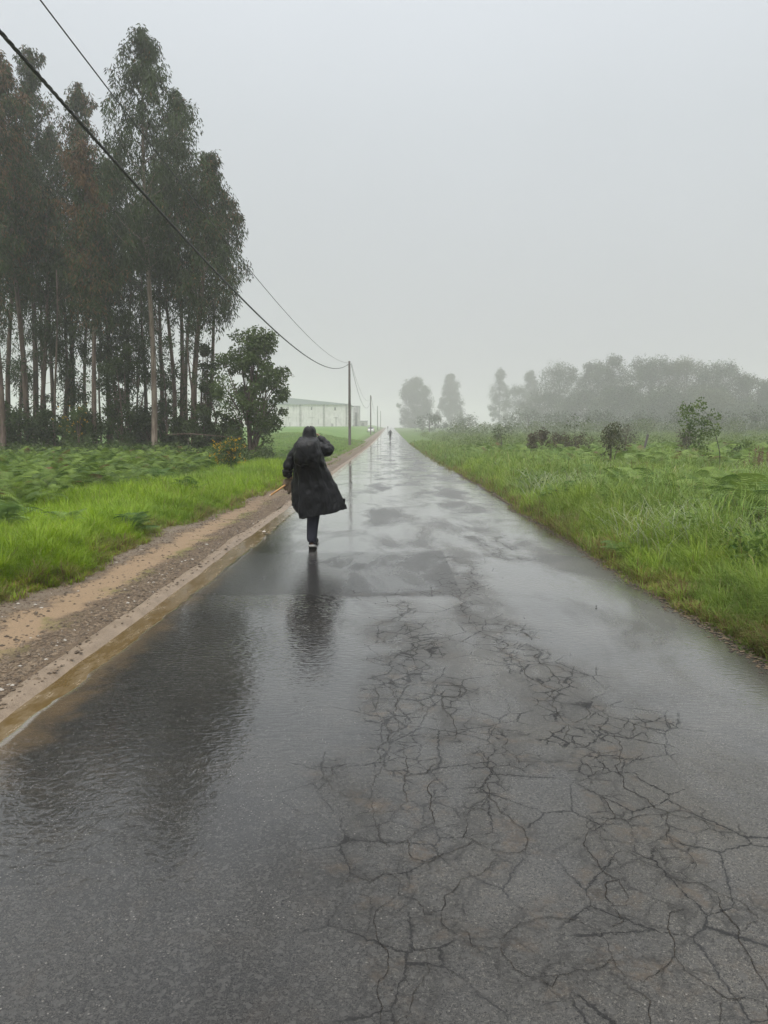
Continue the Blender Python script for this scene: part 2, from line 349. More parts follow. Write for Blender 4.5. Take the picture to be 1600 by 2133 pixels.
k1 = t.math('MULTIPLY', t.mr(cz1, .034, .012), t.math('MULTIPLY', t.mr(belt_, .32, .65), t.math('MULTIPLY', t.mr(t.noise(2.6, 3), .43, .52), t.mr(Y_, 2.4, 3.9, .35, 1))))
k2 = t.math('MULTIPLY', t.mr(cz2, .014, .005), t.math('MULTIPLY', t.mr(wide_, .40, .62), t.mr(t.noise(1.7, 3), .42, .5)))
craze = t.math('MAXIMUM', k1, k2)
halo = t.math('MULTIPLY', t.math('MAXIMUM', t.math('MULTIPLY', t.mr(cz1, .16, .03), t.mr(belt_, .5, .9)), t.math('MULTIPLY', t.mr(cz2, .06, .01), t.mr(wide_, .6, .9))), t.mr(t.noise(30, 4, .7), .38, .6))
base = t.mix(t.math('MULTIPLY', halo, .45), base, (.012, .0105, .009))
base = t.mix(craze, base, (.009, .0085, .008))
rough = t.fmix(wet, .33, .06)
rough = t.math('ADD', rough, t.math('MULTIPLY', t.mr(med, .3, .7), .07))
rough = t.math('ADD', rough, t.math('MULTIPLY', craze, .3))
h = t.math('ADD', t.math('MULTIPLY', fine, .5), t.math('MULTIPLY', med, .5)); h = t.math('SUBTRACT', h, t.math('MULTIPLY', craze, 1.5))
rip = t.noise(22, 1.5, .5, vec=t.map(scale=(.8, 1.6, 1)))
bst = t.fmix(wet, .65, .15)
fade = t.mr(Y_, 2, 12, 1, .12)
bst = t.math('MULTIPLY', bst, fade)
bst = t.math('MULTIPLY', bst, t.fmix(slick, 1.0, .25))
nb = t.bump(h, bst, .003); leftn = t.math('MULTIPLY', t.mr(X_, -.3, -1.0), t.mr(Y_, 5.0, 3.2)); slope_ = t.fmix(t.math('MAXIMUM', leftn, slick), .30, .55)
rip2 = t.noise(15, 2.4, .58, vec=t.map(scale=(1.1, 1.0, 1)), dist=.5)
rip = t.fmix(leftn, rip, rip2)
nbr = t.bump(rip, t.math('MULTIPLY', t.mr(t.noise(.7, 2), .35, .6, .5, 1), slope_), .009)
nb = t.bump(rip, t.math('MULTIPLY', t.mr(t.noise(.7, 2), .35, .6, .15, 1), .25), .005, nb)
grain = t.noise(170, 2, .6)
nc = t.bump(t.math('ADD', fine, med), t.math('MULTIPLY', t.fmix(wet, .35, .03), fade), .0015, nbr)
M_road = t.pbr(base, rough, nrm=nb, spec=.22, ior=1.45, coat=t.math('MULTIPLY', t.math('ADD', t.math('MULTIPLY', wet, .6), .4), t.fmix(wet, t.mr(grit, .38, .62, .3, 1), t.mr(grit, .3, .5, .75, 1))), coat_r=t.fmix(wet, t.mr(grit, .35, .65, .34, .16), .012), coat_n=nc)
t = NT('crack_filling'); cn_ = t.noise(60, 3)
M_crack = t.pbr(t.mix(t.mr(cn_, .4, .7), (.008, .008, .008), (.038, .030, .021)), .7, nrm=t.bump(cn_, 1, .01), spec=.2)
road = mb.build('road', [M_road, M_crack]); tag(road, kind='structure')

# ------------------------------------------------------------------ gutter, its muddy water, gravel shoulder
Yq = np.unique(np.concatenate([np.arange(-8, 20, .1), np.arange(20, 80, .5), np.arange(80, 521, 4)]))
prof = [(-2.36, -.04), (-2.34, .012), (-2.325, .022), (-2.26, .024), (-2.205, .018), (-2.17, -.012), (-2.08, -.03), (-1.80, -.034)]
P = np.zeros((len(Yq), len(prof), 3))
for j, (a, b) in enumerate(prof):
    wv = (.30 if 2 < j else .55)*ragged(Yq, 9+.13*j) if j < 6 else 0
    P[:, j, 0] = a+wv; P[:, j, 1] = Yq; P[:, j, 2] = b+road_z(Yq) + (.004*np.sin(Yq*5+j) if 0 < j < 5 else 0)
mb = MB(); mb.grid(P)
t = NT('gutter_concrete'); n = t.noise(5, 6, .7); f = t.noise(160, 3, .7)
M_conc = t.pbr(t.mix(t.mr(f, .35, .7), t.mix(t.mr(n, .35, .65), (.10, .066, .036), (.20, .148, .098)), (.23, .178, .125)), .5, nrm=t.bump(t.math('ADD', n, f), .5, .005))
tag(mb.build('gutter', M_conc), kind='structure')
mb = MB(); P = np.zeros((len(Yq), 3, 3))
for j, a in enumerate((-2.185, -2.08, -1.9)):
    P[:, j, 0] = a + (.006*np.sin(Yq*4.1) if j == 0 else 0); P[:, j, 1] = Yq; P[:, j, 2] = -.008+road_z(Yq)
mb.grid(P)
t = NT('muddy_water'); n = t.noise(3, 5, .7, vec=t.map(scale=(3, 1, 1))); rp = t.noise(30, 3, .5, vec=t.map(scale=(1, .5, 1)))
M_mud = t.pbr(t.mix(t.mr(n, .4, .65), (.105, .070, .028), (.155, .115, .065)), t.mr(n, .45, .7, .06, .35), nrm=t.bump(rp, .25, .004), ior=1.33)
tag(mb.build('gutter_water', M_mud), kind='structure')

xv = np.linspace(-4.3, -2.33, 26); Xv, Yv = np.meshgrid(xv, Yq)
mb = MB()
zv = road_z(Yv) + .004 + .018*wob(Xv*3, Yv*2)*ss(2.34, 2.5, -Xv) + ss(3.25, 4.4, -Xv)*(.12) - .02*np.exp(-((Xv+2.95)/.22)**2) - ss(3.7, 4.2, -Xv)*.12
mb.grid(np.stack([Xv, Yv, zv], -1))
t = NT('shoulder_dirt'); X_, Y_, Z_ = t.sep(); n = t.noise(2.2, 6, .65); f = t.noise(70, 4, .7); pb = t.vor(55, out=1); pd = t.vor(55)
xw = t.math('ADD', X_, t.math('MULTIPLY', t.math('SUBTRACT', n, .5), .85))
sand = t.math('MULTIPLY', t.mr(xw, -3.32, -3.15), t.mr(xw, -2.72, -2.9))
sand = t.math('MULTIPLY', sand, t.mr(Y_, 24, 11, .1, 1))
scs = t.n('ShaderNodeSeparateColor'); t.put(scs.inputs[0], pb)
grav = t.mix(scs.outputs[0], (.085, .052, .028), (.165, .115, .066)); grav = t.mix(t.mr(f, .4, .7), grav, (.045, .033, .023))
sandc = t.mix(t.mr(f, .3, .75), (.255, .175, .10), (.155, .108, .066)); c = t.mix(sand, grav, sandc)
moss = t.math('MULTIPLY', t.math('MULTIPLY', t.mr(xw, -2.95, -2.8), t.mr(xw, -2.6, -2.75)), t.mr(t.noise(1.3, 3), .45, .6, 0, .75))
c = t.mix(moss, c, (.13, .115, .03))
brown = t.mr(xw, -3.2, -3.42); c = t.mix(brown, c, t.mix(t.mr(f, .35, .65), (.10, .075, .05), (.19, .15, .11)))
wetp = t.mr(t.noise(1.6, 4, .6), .52, .66)
rg = t.fmix(t.math('MULTIPLY', wetp, t.mr(Y_, 8, 14, .25, 1)), .6, .12)
M_dirt = t.pbr(c, rg, spec=.3, nrm=t.bump(t.math('ADD', t.math('MULTIPLY', pd, -.8), f), t.fmix(sand, .9, .25), .012))
tag(mb.build('gravel_shoulder', M_dirt), kind='structure')
def shoulder_z(x, Y):
    l = -x
    return road_z(Y) + .004 + .018*wob(x*3, Y*2)*ss(2.34, 2.5, l) + ss(3.25, 4.4, l)*.12 - .02*np.exp(-((x+2.95)/.22)**2)

# loose stones on the shoulder (uncountable)
ico = np.array([(0,0,1),(.9,0,.2),(.28,.85,.25),(-.72,.53,.2),(-.72,-.53,.25),(.28,-.85,.2),(0,0,-.6)])
icf = np.array([(0,1,2,2),(0,2,3,3),(0,3,4,4),(0,4,5,5),(0,5,1,1),(6,2,1,1),(6,3,2,2),(6,4,3,3),(6,5,4,4),(6,1,5,5)])
def scatter(mb, tv, tf, pos, rot, scl, col, tilt=None):
    n = len(pos); c, s = np.cos(rot), np.sin(rot); V = tv[None]*np.ones((n, 1, 1))
    if tilt is not None:
        ct, st = np.cos(tilt)[:, None], np.sin(tilt)[:, None]; V = np.stack([V[..., 0], V[..., 1]*ct-V[..., 2]*st, V[..., 1]*st+V[..., 2]*ct], -1)
    V = np.stack([V[..., 0]*c[:, None]-V[..., 1]*s[:, None], V[..., 0]*s[:, None]+V[..., 1]*c[:, None], V[..., 2]], -1)
    scl = np.asarray(scl); V = V*(scl[:, None, None] if scl.ndim == 1 else scl[:, None, :]) + pos[:, None]
    F = (tf[None]+np.arange(n)[:, None, None]*len(tv)).reshape(-1, 4)
    mb.add(V.reshape(-1, 3), F, np.repeat(col, len(tv), 0))
mb = MB(); n = 26000
Y = 3 + rng.random(n)**1.5*27; band = rng.random(n)
x = np.where(band < .76, -2.37-np.abs(rng.normal(0, .2, n)), np.where(band < .92, -3.35+rng.normal(0, .12, n), rng.uniform(-3.6, -2.4, n)))
spill = band > .965; x = np.clip(x + .05*np.sin(Y*2), -3.9, -2.34); x = np.where(spill, rng.uniform(-2.34, -2.2, n), x)
pos = np.c_[x, Y, np.where(spill, road_z(Y)+.024, shoulder_z(x, Y))]; s = .006+rng.random(n)**3*.019
g = rng.random((n, 1)); col = (1-g)*np.array([.06, .042, .026]) + g*np.array([.21, .155, .10]); col[rng.random(n) < .02] = (.42, .39, .34)
scatter(mb, ico, icf, pos, rng.uniform(0, 6.28, n), np.c_[s*rng.uniform(.7, 1.4, n), s*rng.uniform(.7, 1.3, n), s*rng.uniform(.4, .8, n)], col)
t = NT('stones'); M_stone = t.pbr(t.mix(t.noise(90, 3), t.attr('col'), t.mix(1.0, t.attr('col'), (.6, .6, .6), 'MULTIPLY')), .55, spec=.25, nrm=t.bump(t.noise(120), .5, .003))
tag(mb.build('gravel', M_stone, smooth=False), kind='stuff', label='brown and grey gravel strewn between the sandy track and the gutter')

# dark crumbs and dead leaves at the right road edge
mb = MB(); n = 5200; Y = 4+rng.random(n)**1.4*26; x = rx1(Y)+rng.normal(.0, .05, n)
col = np.array([.035, .028, .02])+rng.random((n, 1))*np.array([.12, .085, .045]); s = .004+rng.random(n)**2*.014
scatter(mb, ico, icf, np.c_[x, Y, road_z(Y)+.002], rng.uniform(0, 6.28, n), np.c_[s*1.4, s, s*.5], col)
tag(mb.build('edge_debris', M_stone, smooth=False), kind='stuff', label='dark crumbled asphalt and dead leaves along the grassy road edge')

# ------------------------------------------------------------------ grass
def blades(mb, x, Y, z, h, w, lean, col, az=None, curl=1.0, tipcol=None):
    n = len(x); az = rng.uniform(0, 6.28, n) if az is None else az; dx, dy = np.cos(az), np.sin(az); sx_, sy_ = -dy, dx
    fr = [(0, 0, 1.0), (.45, .22, .85), (.8, .62, .55), (1.0, 1.0*1.0, 0.0)]
    V = np.zeros((n, 7, 3)); k = 0
    for i, (a, b, ww) in enumerate(fr):
        b = b*curl if i < 3 else b
        zz = h*a*(1-.0*b) ; off = lean*h*b
        zz = h*np.where(np.ones(n) > 0, a, a) - (lean*h*.35*b*b)
        cx, cy_ = x+dx*off, Y+dy*off
        if i < 3:
            V[:, k] = np.c_[cx-sx_*w*ww, cy_-sy_*w*ww, z+zz]; V[:, k+1] = np.c_[cx+sx_*w*ww, cy_+sy_*w*ww, z+zz]; k += 2
        else: V[:, 6] = np.c_[cx, cy_, z+zz]
    F = np.array([(0, 1, 3, 2), (2, 3, 5, 4), (4, 5, 6, 6)]); F = (F[None]+np.arange(n)[:, None, None]*7).reshape(-1, 4)
    C = np.repeat(col, 7, 0)
    mb.add(V.reshape(-1, 3), F, C)
def gcol(n, x, Y, base, var=.3):
    g = rng.random((n, 1)); a = np.array(base[0]); b = np.array(base[1]); c = a*(1-g)+b*g
    m = (.5+.5*np.clip(wob(x*.9, Y*.8), -1, 1))[:, None]; c = c*(1-var*.5+var*m); m2 = np.clip(wob(x*.55+7, Y*.45+3), 0, 1)[:, None]; c = c*(1-.45*m2)+np.array([.105, .185, .075])*.45*m2
    dry = rng.random(n) < .04; c[dry] = np.array([.30, .26, .11])
    return c
def grass_patch(mb, n, Yr_, xr_fn, h, w, base, ybias=1.5, lean=(.2, .8), clump=.0, side=-1, edge_dry=True):
    Y = Yr_[0] + rng.random(n)**ybias*(Yr_[1]-Yr_[0]); lo, hi = xr_fn(Y); x = lo + rng.random(n)*(hi-lo)
    if clump:
        cx = np.round(x/clump)*clump; cy_ = np.round(Y/clump)*clump; j = np.sin(cx*91.7+cy_*37.3)*43758.5; j = j-np.floor(j)
        cx = cx+(j-.5)*clump; f = rng.random(n)**.5*.75; x = x*(1-f)+cx*f + rng.normal(0, clump*.1, n); hm = .55+.9*j
    else: hm = 1.0
    d = np.abs(x-(lo if side > 0 else hi)); ef = np.clip(d/.55, 0, 1)**.7
    hh = h*rng.uniform(.45, 1.15, n)*hm*(.22+.78*ef)*(1+.25*wob(x*.7, Y*.6))
    col = gcol(n, x, Y, base)
    if edge_dry:
        k = (d < .22+.12*np.sin(Y*2.7)) & (rng.random(n) < .5); col[k] = np.array([.24, .17, .075])*rng.uniform(.6, 1.1, (k.sum(), 1))
    ww = w*rng.uniform(.6, 1.3, n)*(1+.035*Y)
    blades(mb, x, Y, ter(x, Y)-.01, hh, ww, rng.uniform(*lean, n), col)
eL = lambda Y: -3.52 + .10*np.sin(Y*.9)+.06*np.sin(Y*2.3+1) + .35*ss(9, 24, Y) + .015*np.sin(Y*11)
eR = lambda Y: rx1(Y)+.03+.03*np.sin(Y*1.4)
GL = [(.150, .255, .010), (.270, .390, .016)]; GR = [(.140, .235, .024), (.265, .350, .050)]; GF = [(.125, .205, .035), (.20, .275, .05)]
mb = MB()
lim = lambda Y: -(Y*.535+1.2)      # a little outside the frame on the left
grass_patch(mb, 190000, (5.2, 15), lambda Y: (np.maximum(lim(Y), -8.2), eL(Y)), .34, .0024, GL, 1.2, (.25, 1.0), .16)
grass_patch(mb, 150000, (14, 34), lambda Y: (np.maximum(lim(Y), -8.2), eL(Y)), .36, .0030, GL, 1.2, (.2, .9), .25)
grass_patch(mb, 60000, (5, 34), lambda Y: (eL(Y)-.5, eL(Y)+.02), .22, .0022, GL, 1.3, (.3, 1.1), .1)
grass_patch(mb, 110000, (33, 110), lambda Y: (-16-0*Y, -3.1+0*Y), .18, .0045, [(.135, .235, .04), (.20, .30, .06)], 1.5, (.2, .8), .5, edge_dry=True)
tag(mb.build('grass', M_grass), kind='stuff', label='bright green wet grass covering the bank beside the gravel shoulder')
mb = MB()
limr = lambda Y: Y*.51+1.2
grass_patch(mb, 150000, (4.6, 14), lambda Y: (eR(Y), np.maximum(limr(Y), 3.4)), .46, .0024, GR, 1.15, (.25, 1.1), .17, side=1)
grass_patch(mb, 170000, (13, 34), lambda Y: (eR(Y), limr(Y)), .50, .0032, GR, 1.2, (.2, .9), .28, side=1)
grass_patch(mb, 60000, (5, 40), lambda Y: (eR(Y)+.4, limr(Y)), .72, .0034, [(.12, .22, .03), (.24, .32, .07)], 1.2, (.3, 1.0), .75, side=1)
grass_patch(mb, 50000, (4.5, 34), lambda Y: (eR(Y)-.03, eR(Y)+.55), .2, .0022, GR, 1.4, (.3, 1.1), .1, side=1)
grass_patch(mb, 150000, (33, 100), lambda Y: (2.45+0*Y, np.minimum(limr(Y), 40)), .38, .0050, GF, 1.3, (.2, .8), .5, side=1)
# pale feathery seed heads leaning over, two or three strands each
n = 5200; Y = 5.5+rng.random(n)**1.2*22; x = eR(Y)+.35+rng.random(n)*(limr(Y)-eR(Y)-.3); sel = (wob(x*.8+4, Y*.9) > .15); x, Y = x[sel], Y[sel]; n = len(x)
blades(mb, x, Y, ter(x, Y), rng.uniform(.6, 1.0, n), .0035+.0002*Y, rng.uniform(.6, 1.3, n), np.array([.36, .40, .25])*rng.uniform(.6, 1.1, (n, 1)))
tag(mb.build('grass', M_grass), kind='stuff', label='uneven long meadow grass beyond the straight asphalt edge')

# ------------------------------------------------------------------ ferns
def frond(npin=13, L=1.0, arch=.5, width=.36, seg=3):
    """one bracken frond growing along +Y and rising; unit length"""
    V = []; F = []
    ss_ = np.linspace(0, 1, npin+1)
    pt = lambda s: np.array([0, s*.92, s*(arch*1.5)-arch*1.6*s*s])*L
    for i in range(npin):
        s = .22+.78*i/npin; c = pt(s); l = width*L*math.sin(math.pi*min(1, .22+.78*(i/npin)))**.8*(1.0-.25*i/npin); w = .78/npin*L*.42*rng.uniform(.7, 1.2)
        for sd_ in (-1, 1):
            d = np.array([sd_*.93, .38, -.10-.1*arch]); d /= np.linalg.norm(d); b = len(V); pr = np.array([0, 1, 0.2])
            tip = c+d*l+np.array([0, 0, -.18*l]); m = c+d*l*.5
            V += [c-pr*w*.35, c+pr*w*.35, m+pr*w*.5, m-pr*w*.45, tip]; F += [(b, b+1, b+2, b+3), (b+3, b+2, b+4, b+4)]
    b = len(V)
    for i in range(6):
        c = pt(i/5); w = .010*L*(1-.8*i/5); V += [c+[-w, 0, 0], c+[w, 0, 0]]
        if i: F.append((b+2*i-2, b+2*i-1, b+2*i+1, b+2*i))
    return np.array(V), np.array(F)
FR = [frond(13, 1, a, wd) for a, wd in ((.35, .34), (.55, .40), (.75, .36), (.2, .42))]
def leafbits(mb, C_, rad, n_each, L, W, droop, c0, c1, squash=1.0, shell=.35, jitter=.15, redtop=None):
    """leaves scattered through clumps: centre, radius per clump; diamond leaf of length L"""
    C_ = np.asarray(C_, float); m = len(C_); rad = np.broadcast_to(rad, (m,)); n = m*n_each; i = np.repeat(np.arange(m), n_each)
    d = rng.normal(size=(n, 3)); d /= np.linalg.norm(d, axis=1, keepdims=True); r = rad[i]*(rng.random(n)**shell)
    p = C_[i]+d*r[:, None]*np.array([1, 1, squash])
    ax = rng.normal(size=(n, 3)); ax /= np.linalg.norm(ax, axis=1, keepdims=True); ax = ax*(1-droop)+np.array([0, 0, -1.0])*droop + d*.25; ax /= np.linalg.norm(ax, axis=1, keepdims=True)
    sd_ = np.cross(ax, rng.normal(size=(n, 3))); sd_ /= np.linalg.norm(sd_, axis=1, keepdims=True)
    l = L*rng.uniform(.6, 1.3, n)[:, None]; w = W*rng.uniform(.7, 1.3, n)[:, None]
    V = np.stack([p, p+ax*l*.45+sd_*w, p+ax*l, p+ax*l*.45-sd_*w], 1)
    F = np.arange(n*4).reshape(n, 4)
    cl = rng.random(m)[i][:, None]; g = np.clip(cl*.6+rng.random((n, 1))*.4, 0, 1); c = np.array(c0)*(1-g)+np.array(c1)*g
    if redtop is not None:
        rt = np.asarray(redtop)[i]; k = rng.random(n) < rt; c[k] = np.array([.145, .088, .042])*rng.uniform(.6, 1.2, (k.sum(), 1))
    mb.add(V.reshape(-1, 3), F, np.repeat(c, 4, 0))

def fern_mass(mb, x, Y, size, zoff=0, nf=4, cols=((.055, .115, .018), (.12, .21, .035)), base_h=.35):
    for v in range(4):
        k = np.arange(v, len(x)*nf, 4); i = k//nf
        n = len(k); rot = rng.uniform(0, 6.28, n); s = size[i]*rng.uniform(.7, 1.25, n); h0 = base_h*size[i]*rng.uniform(.2, 1.4, n)
        pos = np.c_[x[i]+rng.normal(0, .08, n), Y[i]+rng.normal(0, .08, n), ter(x[i], Y[i])+h0+zoff]
        g = rng.random((n, 1)); c = np.array(cols[0])*(1-g)+np.array(cols[1])*g; dry = rng.random(n) < .03; c[dry] = (.16, .09, .04)
        scatter(mb, FR[v][0], FR[v][1], pos, rot, s, c, tilt=rng.uniform(-.2, .8, n))
mb = MB(); n = 3600
Y = 11+rng.random(n)**1.05*25; x = -7.0-rng.random(n)*rng.random(n)*np.maximum(Y*.54+.5-6.9, .5) + .3*np.sin(Y*.8) + rng.normal(0, .45, n)
k = x > -(Y*.54+2); x, Y = x[k], Y[k]
fern_mass(mb, x, Y, rng.uniform(.24, .44, len(x)), nf=6, cols=((.05, .10, .016), (.19, .28, .045)), base_h=.9)
n = 420; Y = 24+rng.random(n)*32; x = -5.2-rng.random(n)*17; k = (x > -(Y*.54+2)); x, Y = x[k], Y[k]
fern_mass(mb, x, Y, rng.uniform(.35, .6, len(x)), nf=5)
tag(mb.build('bracken', M_fern), kind='stuff', label='dense bracken bank in front of the eucalyptus trunks')
mb = MB(); n = 5200
Y = 8+rng.random(n)**1.15*44; x = 4.6+rng.random(n)*np.maximum(Y*.51+1.2-4.6, .4)
k = (wob(x*.42+1.5, Y*.3) > .10-.11*np.clip(x-5.5, 0, 8)) & (x < Y*.51+1.2); x, Y = x[k], Y[k]
fern_mass(mb, x, Y, rng.uniform(.34, .66, len(x)), nf=5, cols=((.08, .15, .026), (.22, .31, .07)), base_h=.6)
n = 2200; Y = 6+rng.random(n)**1.1*30; x = 3.4+rng.random(n)*np.maximum(Y*.51+1-3.4, .3); leafbits(mb, np.c_[x, Y, ter(x, Y)+rng.uniform(.05, .45, n)], .16, 30, .07, .020, .1, (.06, .12, .02), (.19, .27, .055))
n = 260; Y = 7+rng.random(n)*34; x = 4+rng.random(n)*(Y*.51-3); 
for a_, b_ in zip(x, Y): mb.tube([(a_, b_, terp(a_, b_)), (a_+rng.normal(0, .06), b_, terp(a_, b_)+rng.uniform(.4, .85))], [.004, .003], 4, col=(.16, .10, .05), cap=False)
tag(mb.build('bracken', M_fern), kind='stuff', label='loose bracken spreading through the long meadow grass')

# individual fern plants that stand out
def fern_plant(px, py, Y, size, label, cols, nf=14):
    x = at(px, py, Y).x; r = empty('fern', (x, Y, terp(x, Y)), 0, label=label, cat='fern', group='single ferns standing out of the verge')
    mb = MB()
    for v in range(4):
        n = max(2, nf//4+1); rot = rng.uniform(0, 6.28, n); s = size*rng.uniform(.75, 1.15, n); g = rng.random((n, 1)); c = np.array(cols[0])*(1-g)+np.array(cols[1])*g
        scatter(mb, FR[v][0], FR[v][1], np.c_[rng.normal(0, .03, n), rng.normal(0, .03, n), rng.uniform(.1, .5, n)*size], rot, s, c, tilt=rng.uniform(0, .8, n))
    mb.build('fronds', M_fern, r)
    mb = MB()
    for k in range(4):
        a = rng.uniform(0, 6.28); mb.tube([(0, 0, -.05), (.03*math.cos(a), .03*math.sin(a), .25*size), (.08*math.cos(a), .08*math.sin(a), .5*size)], [.006, .005, .003], 5)
    mb.build('stem', M_stem, r)
M_stem = plain('green_stem', (.07, .09, .03), .6, 20, .3)
dk = ((.045, .10, .022), (.085, .16, .035)); md = ((.075, .15, .03), (.13, .23, .05)); pl_ = ((.12, .20, .05), (.2, .3, .09))
for a in ((1172, 1045, 15.2, .55, 'round dark fern clump standing alone in the bright meadow near the road', dk, 30),
          (1115, 1020, 19.0, .50, 'mid green fern just behind the round dark fern clump', md, 22),
          (1270, 1060, 13.2, .45, 'blue green fern low in the meadow between two bright grass patches', dk, 22),
          (1500, 1130, 9.6, .62, 'big pale fern arching over the grass at the outer side of the meadow', pl_, 22),
          (1570, 1075, 11.6, .70, 'tall spreading fern beneath the leaning young tree', md, 26),
          (1385, 1040, 14.6, .60, 'bushy fern in front of the small reddish shrub', md, 22),
          (1300, 1150, 9.4, .34, 'small fern half sunk in grass nearest the right road edge', md, 14),
          (280, 1085, 11.4, .42, 'lone dark fern in the middle of the bright left bank', dk, 18),
          (140, 1095, 11.0, .36, 'pale flat fern lying over the bright left bank', pl_, 16),
          (10, 1090, 10.6, .60, 'pale fern cut off by the frame on the left bank', pl_, 18),
          (395, 1010, 17.5, .50, 'green fern on the left bank below the broom', md, 18),
          (330, 985, 20.5, .55, 'fern at the foot of the bracken bank below the pale trunk', md, 20)):
    fern_plant(*a)

# ------------------------------------------------------------------ eucalyptus grove
def bark(name, a, b):
    t = NT(name); n = t.noise(2.2, 5, .65, vec=t.map(scale=(5, 5, .8))); f = t.noise(22, 4, .7, vec=t.map(scale=(3, 3, .5)))
    return t.pbr(t.mix(t.mr(n, .35, .65), a, b), .7, nrm=t.bump(f, .6, .02), spec=.3)
M_bark = bark('bark_brown', (.060, .040, .029), (.15, .11, .085)); M_barkp = bark('bark_pale', (.10, .072, .052), (.22, .18, .14)); M_barkg = bark('bark_grey', (.04, .038, .034), (.09, .083, .072))
DG, LG = (.016, .028, .010), (.058, .088, .026)
def crown_profile(t):      # 0 bottom .. 1 top
    return min(1, .45+1.4*t)*max(0, 1-t)**.55*1.12
def euc(base, top, Y, topy, cboty, hw, label, pale=False, dens=1.0, red=.15, thick=.13, lean=0, low=8):
    b = at(base, 915, Y); tp = at(top, topy, Y); z0 = terp(b.x, Y)-.1; H = tp.z-z0; hb = at(top, cboty, Y).z-z0; r = hw*Y/1603
    root = empty('eucalyptus_tree', (b.x, Y, z0), 0, label=label, cat='tree', group='eucalyptus trees of the roadside grove')
    dx = tp.x-b.x; n = 9; s = np.linspace(0, 1, n); ph = rng.uniform(0, 6)
    T = np.c_[dx*s**1.3+.22*np.sin(s*5+ph)*s*(1-s)*3, .5*np.sin(s*3+ph)*s, s*H]; T[0] = 0
    tube_r = thick*(1-.88*s)+.01
    tr = MB(); tr.tube(T, tube_r, 8); cr_ = MB()
    P_at = lambda q: np.array([np.interp(q, s, T[:, j]) for j in range(3)])
    r *= 1.12; m = int((9+r*6.0)*dens*max(1, (H-hb)/8)**.9); C_ = []; RD = []; RT = []
    for k in range(m):
        q = ((k+rng.random())/m)**.85; zz = hb+(H-hb)*q; rr = r*crown_profile(q)*rng.uniform(.6, 1.1); a = k*2.4+rng.uniform(-.5, .5); dv_ = np.array([math.cos(a), math.sin(a), 0])
        st = P_at(max(.05, min(.985, (zz-rr*.9-.2)/H))); tipc = P_at(min(1, zz/H))+dv_*rr; tipc[2] = zz; mid = (st*.45+tipc*.55)+[0, 0, -.1*rr]
        tr.tube([st, mid, tipc], [.02+.010*rr, .016, .005], 5, cap=False); lr = red*(1.3 if q > .6 else .5)*rng.uniform(0, 1.6)
        for j in range(6):
            f = rng.uniform(.35, 1.08); c = st+(tipc-st)*f+rng.normal(0, .16*rr+.14, 3)*[1, 1, .9]-[0, 0, .15]; C_.append(c); RD.append(rng.uniform(.24, .52)*(.55+.45*min(1, (1-q)*2.5))); RT.append(lr*(.4+f*.6))
    for j in range(9): C_.append(P_at(1-.012*j-.004)+rng.normal(0, .05+.035*j, 3)); RD.append(.14+.03*j); RT.append(red)
    leafbits(cr_, C_, np.array(RD), 80, .22, .026, .62, DG, LG, squash=1.35, redtop=RT)
    # loose tufts on the bare trunk
    for k in range(low):
        q = rng.uniform(.06, hb/H+.05); c = P_at(q)+rng.normal(0, .35, 3)*[1, 1, .2]; leafbits(cr_, [c, c+rng.normal(0, .25, 3)], .3, 55, .16, .03, .3, DG, LG)
        tr.tube([P_at(max(0, q-.02)), c], [.014, .005], 4, cap=False)
    tr.build('trunk', M_barkp if pale else M_bark, root); cr_.build('crown', M_euc, root)
    return root
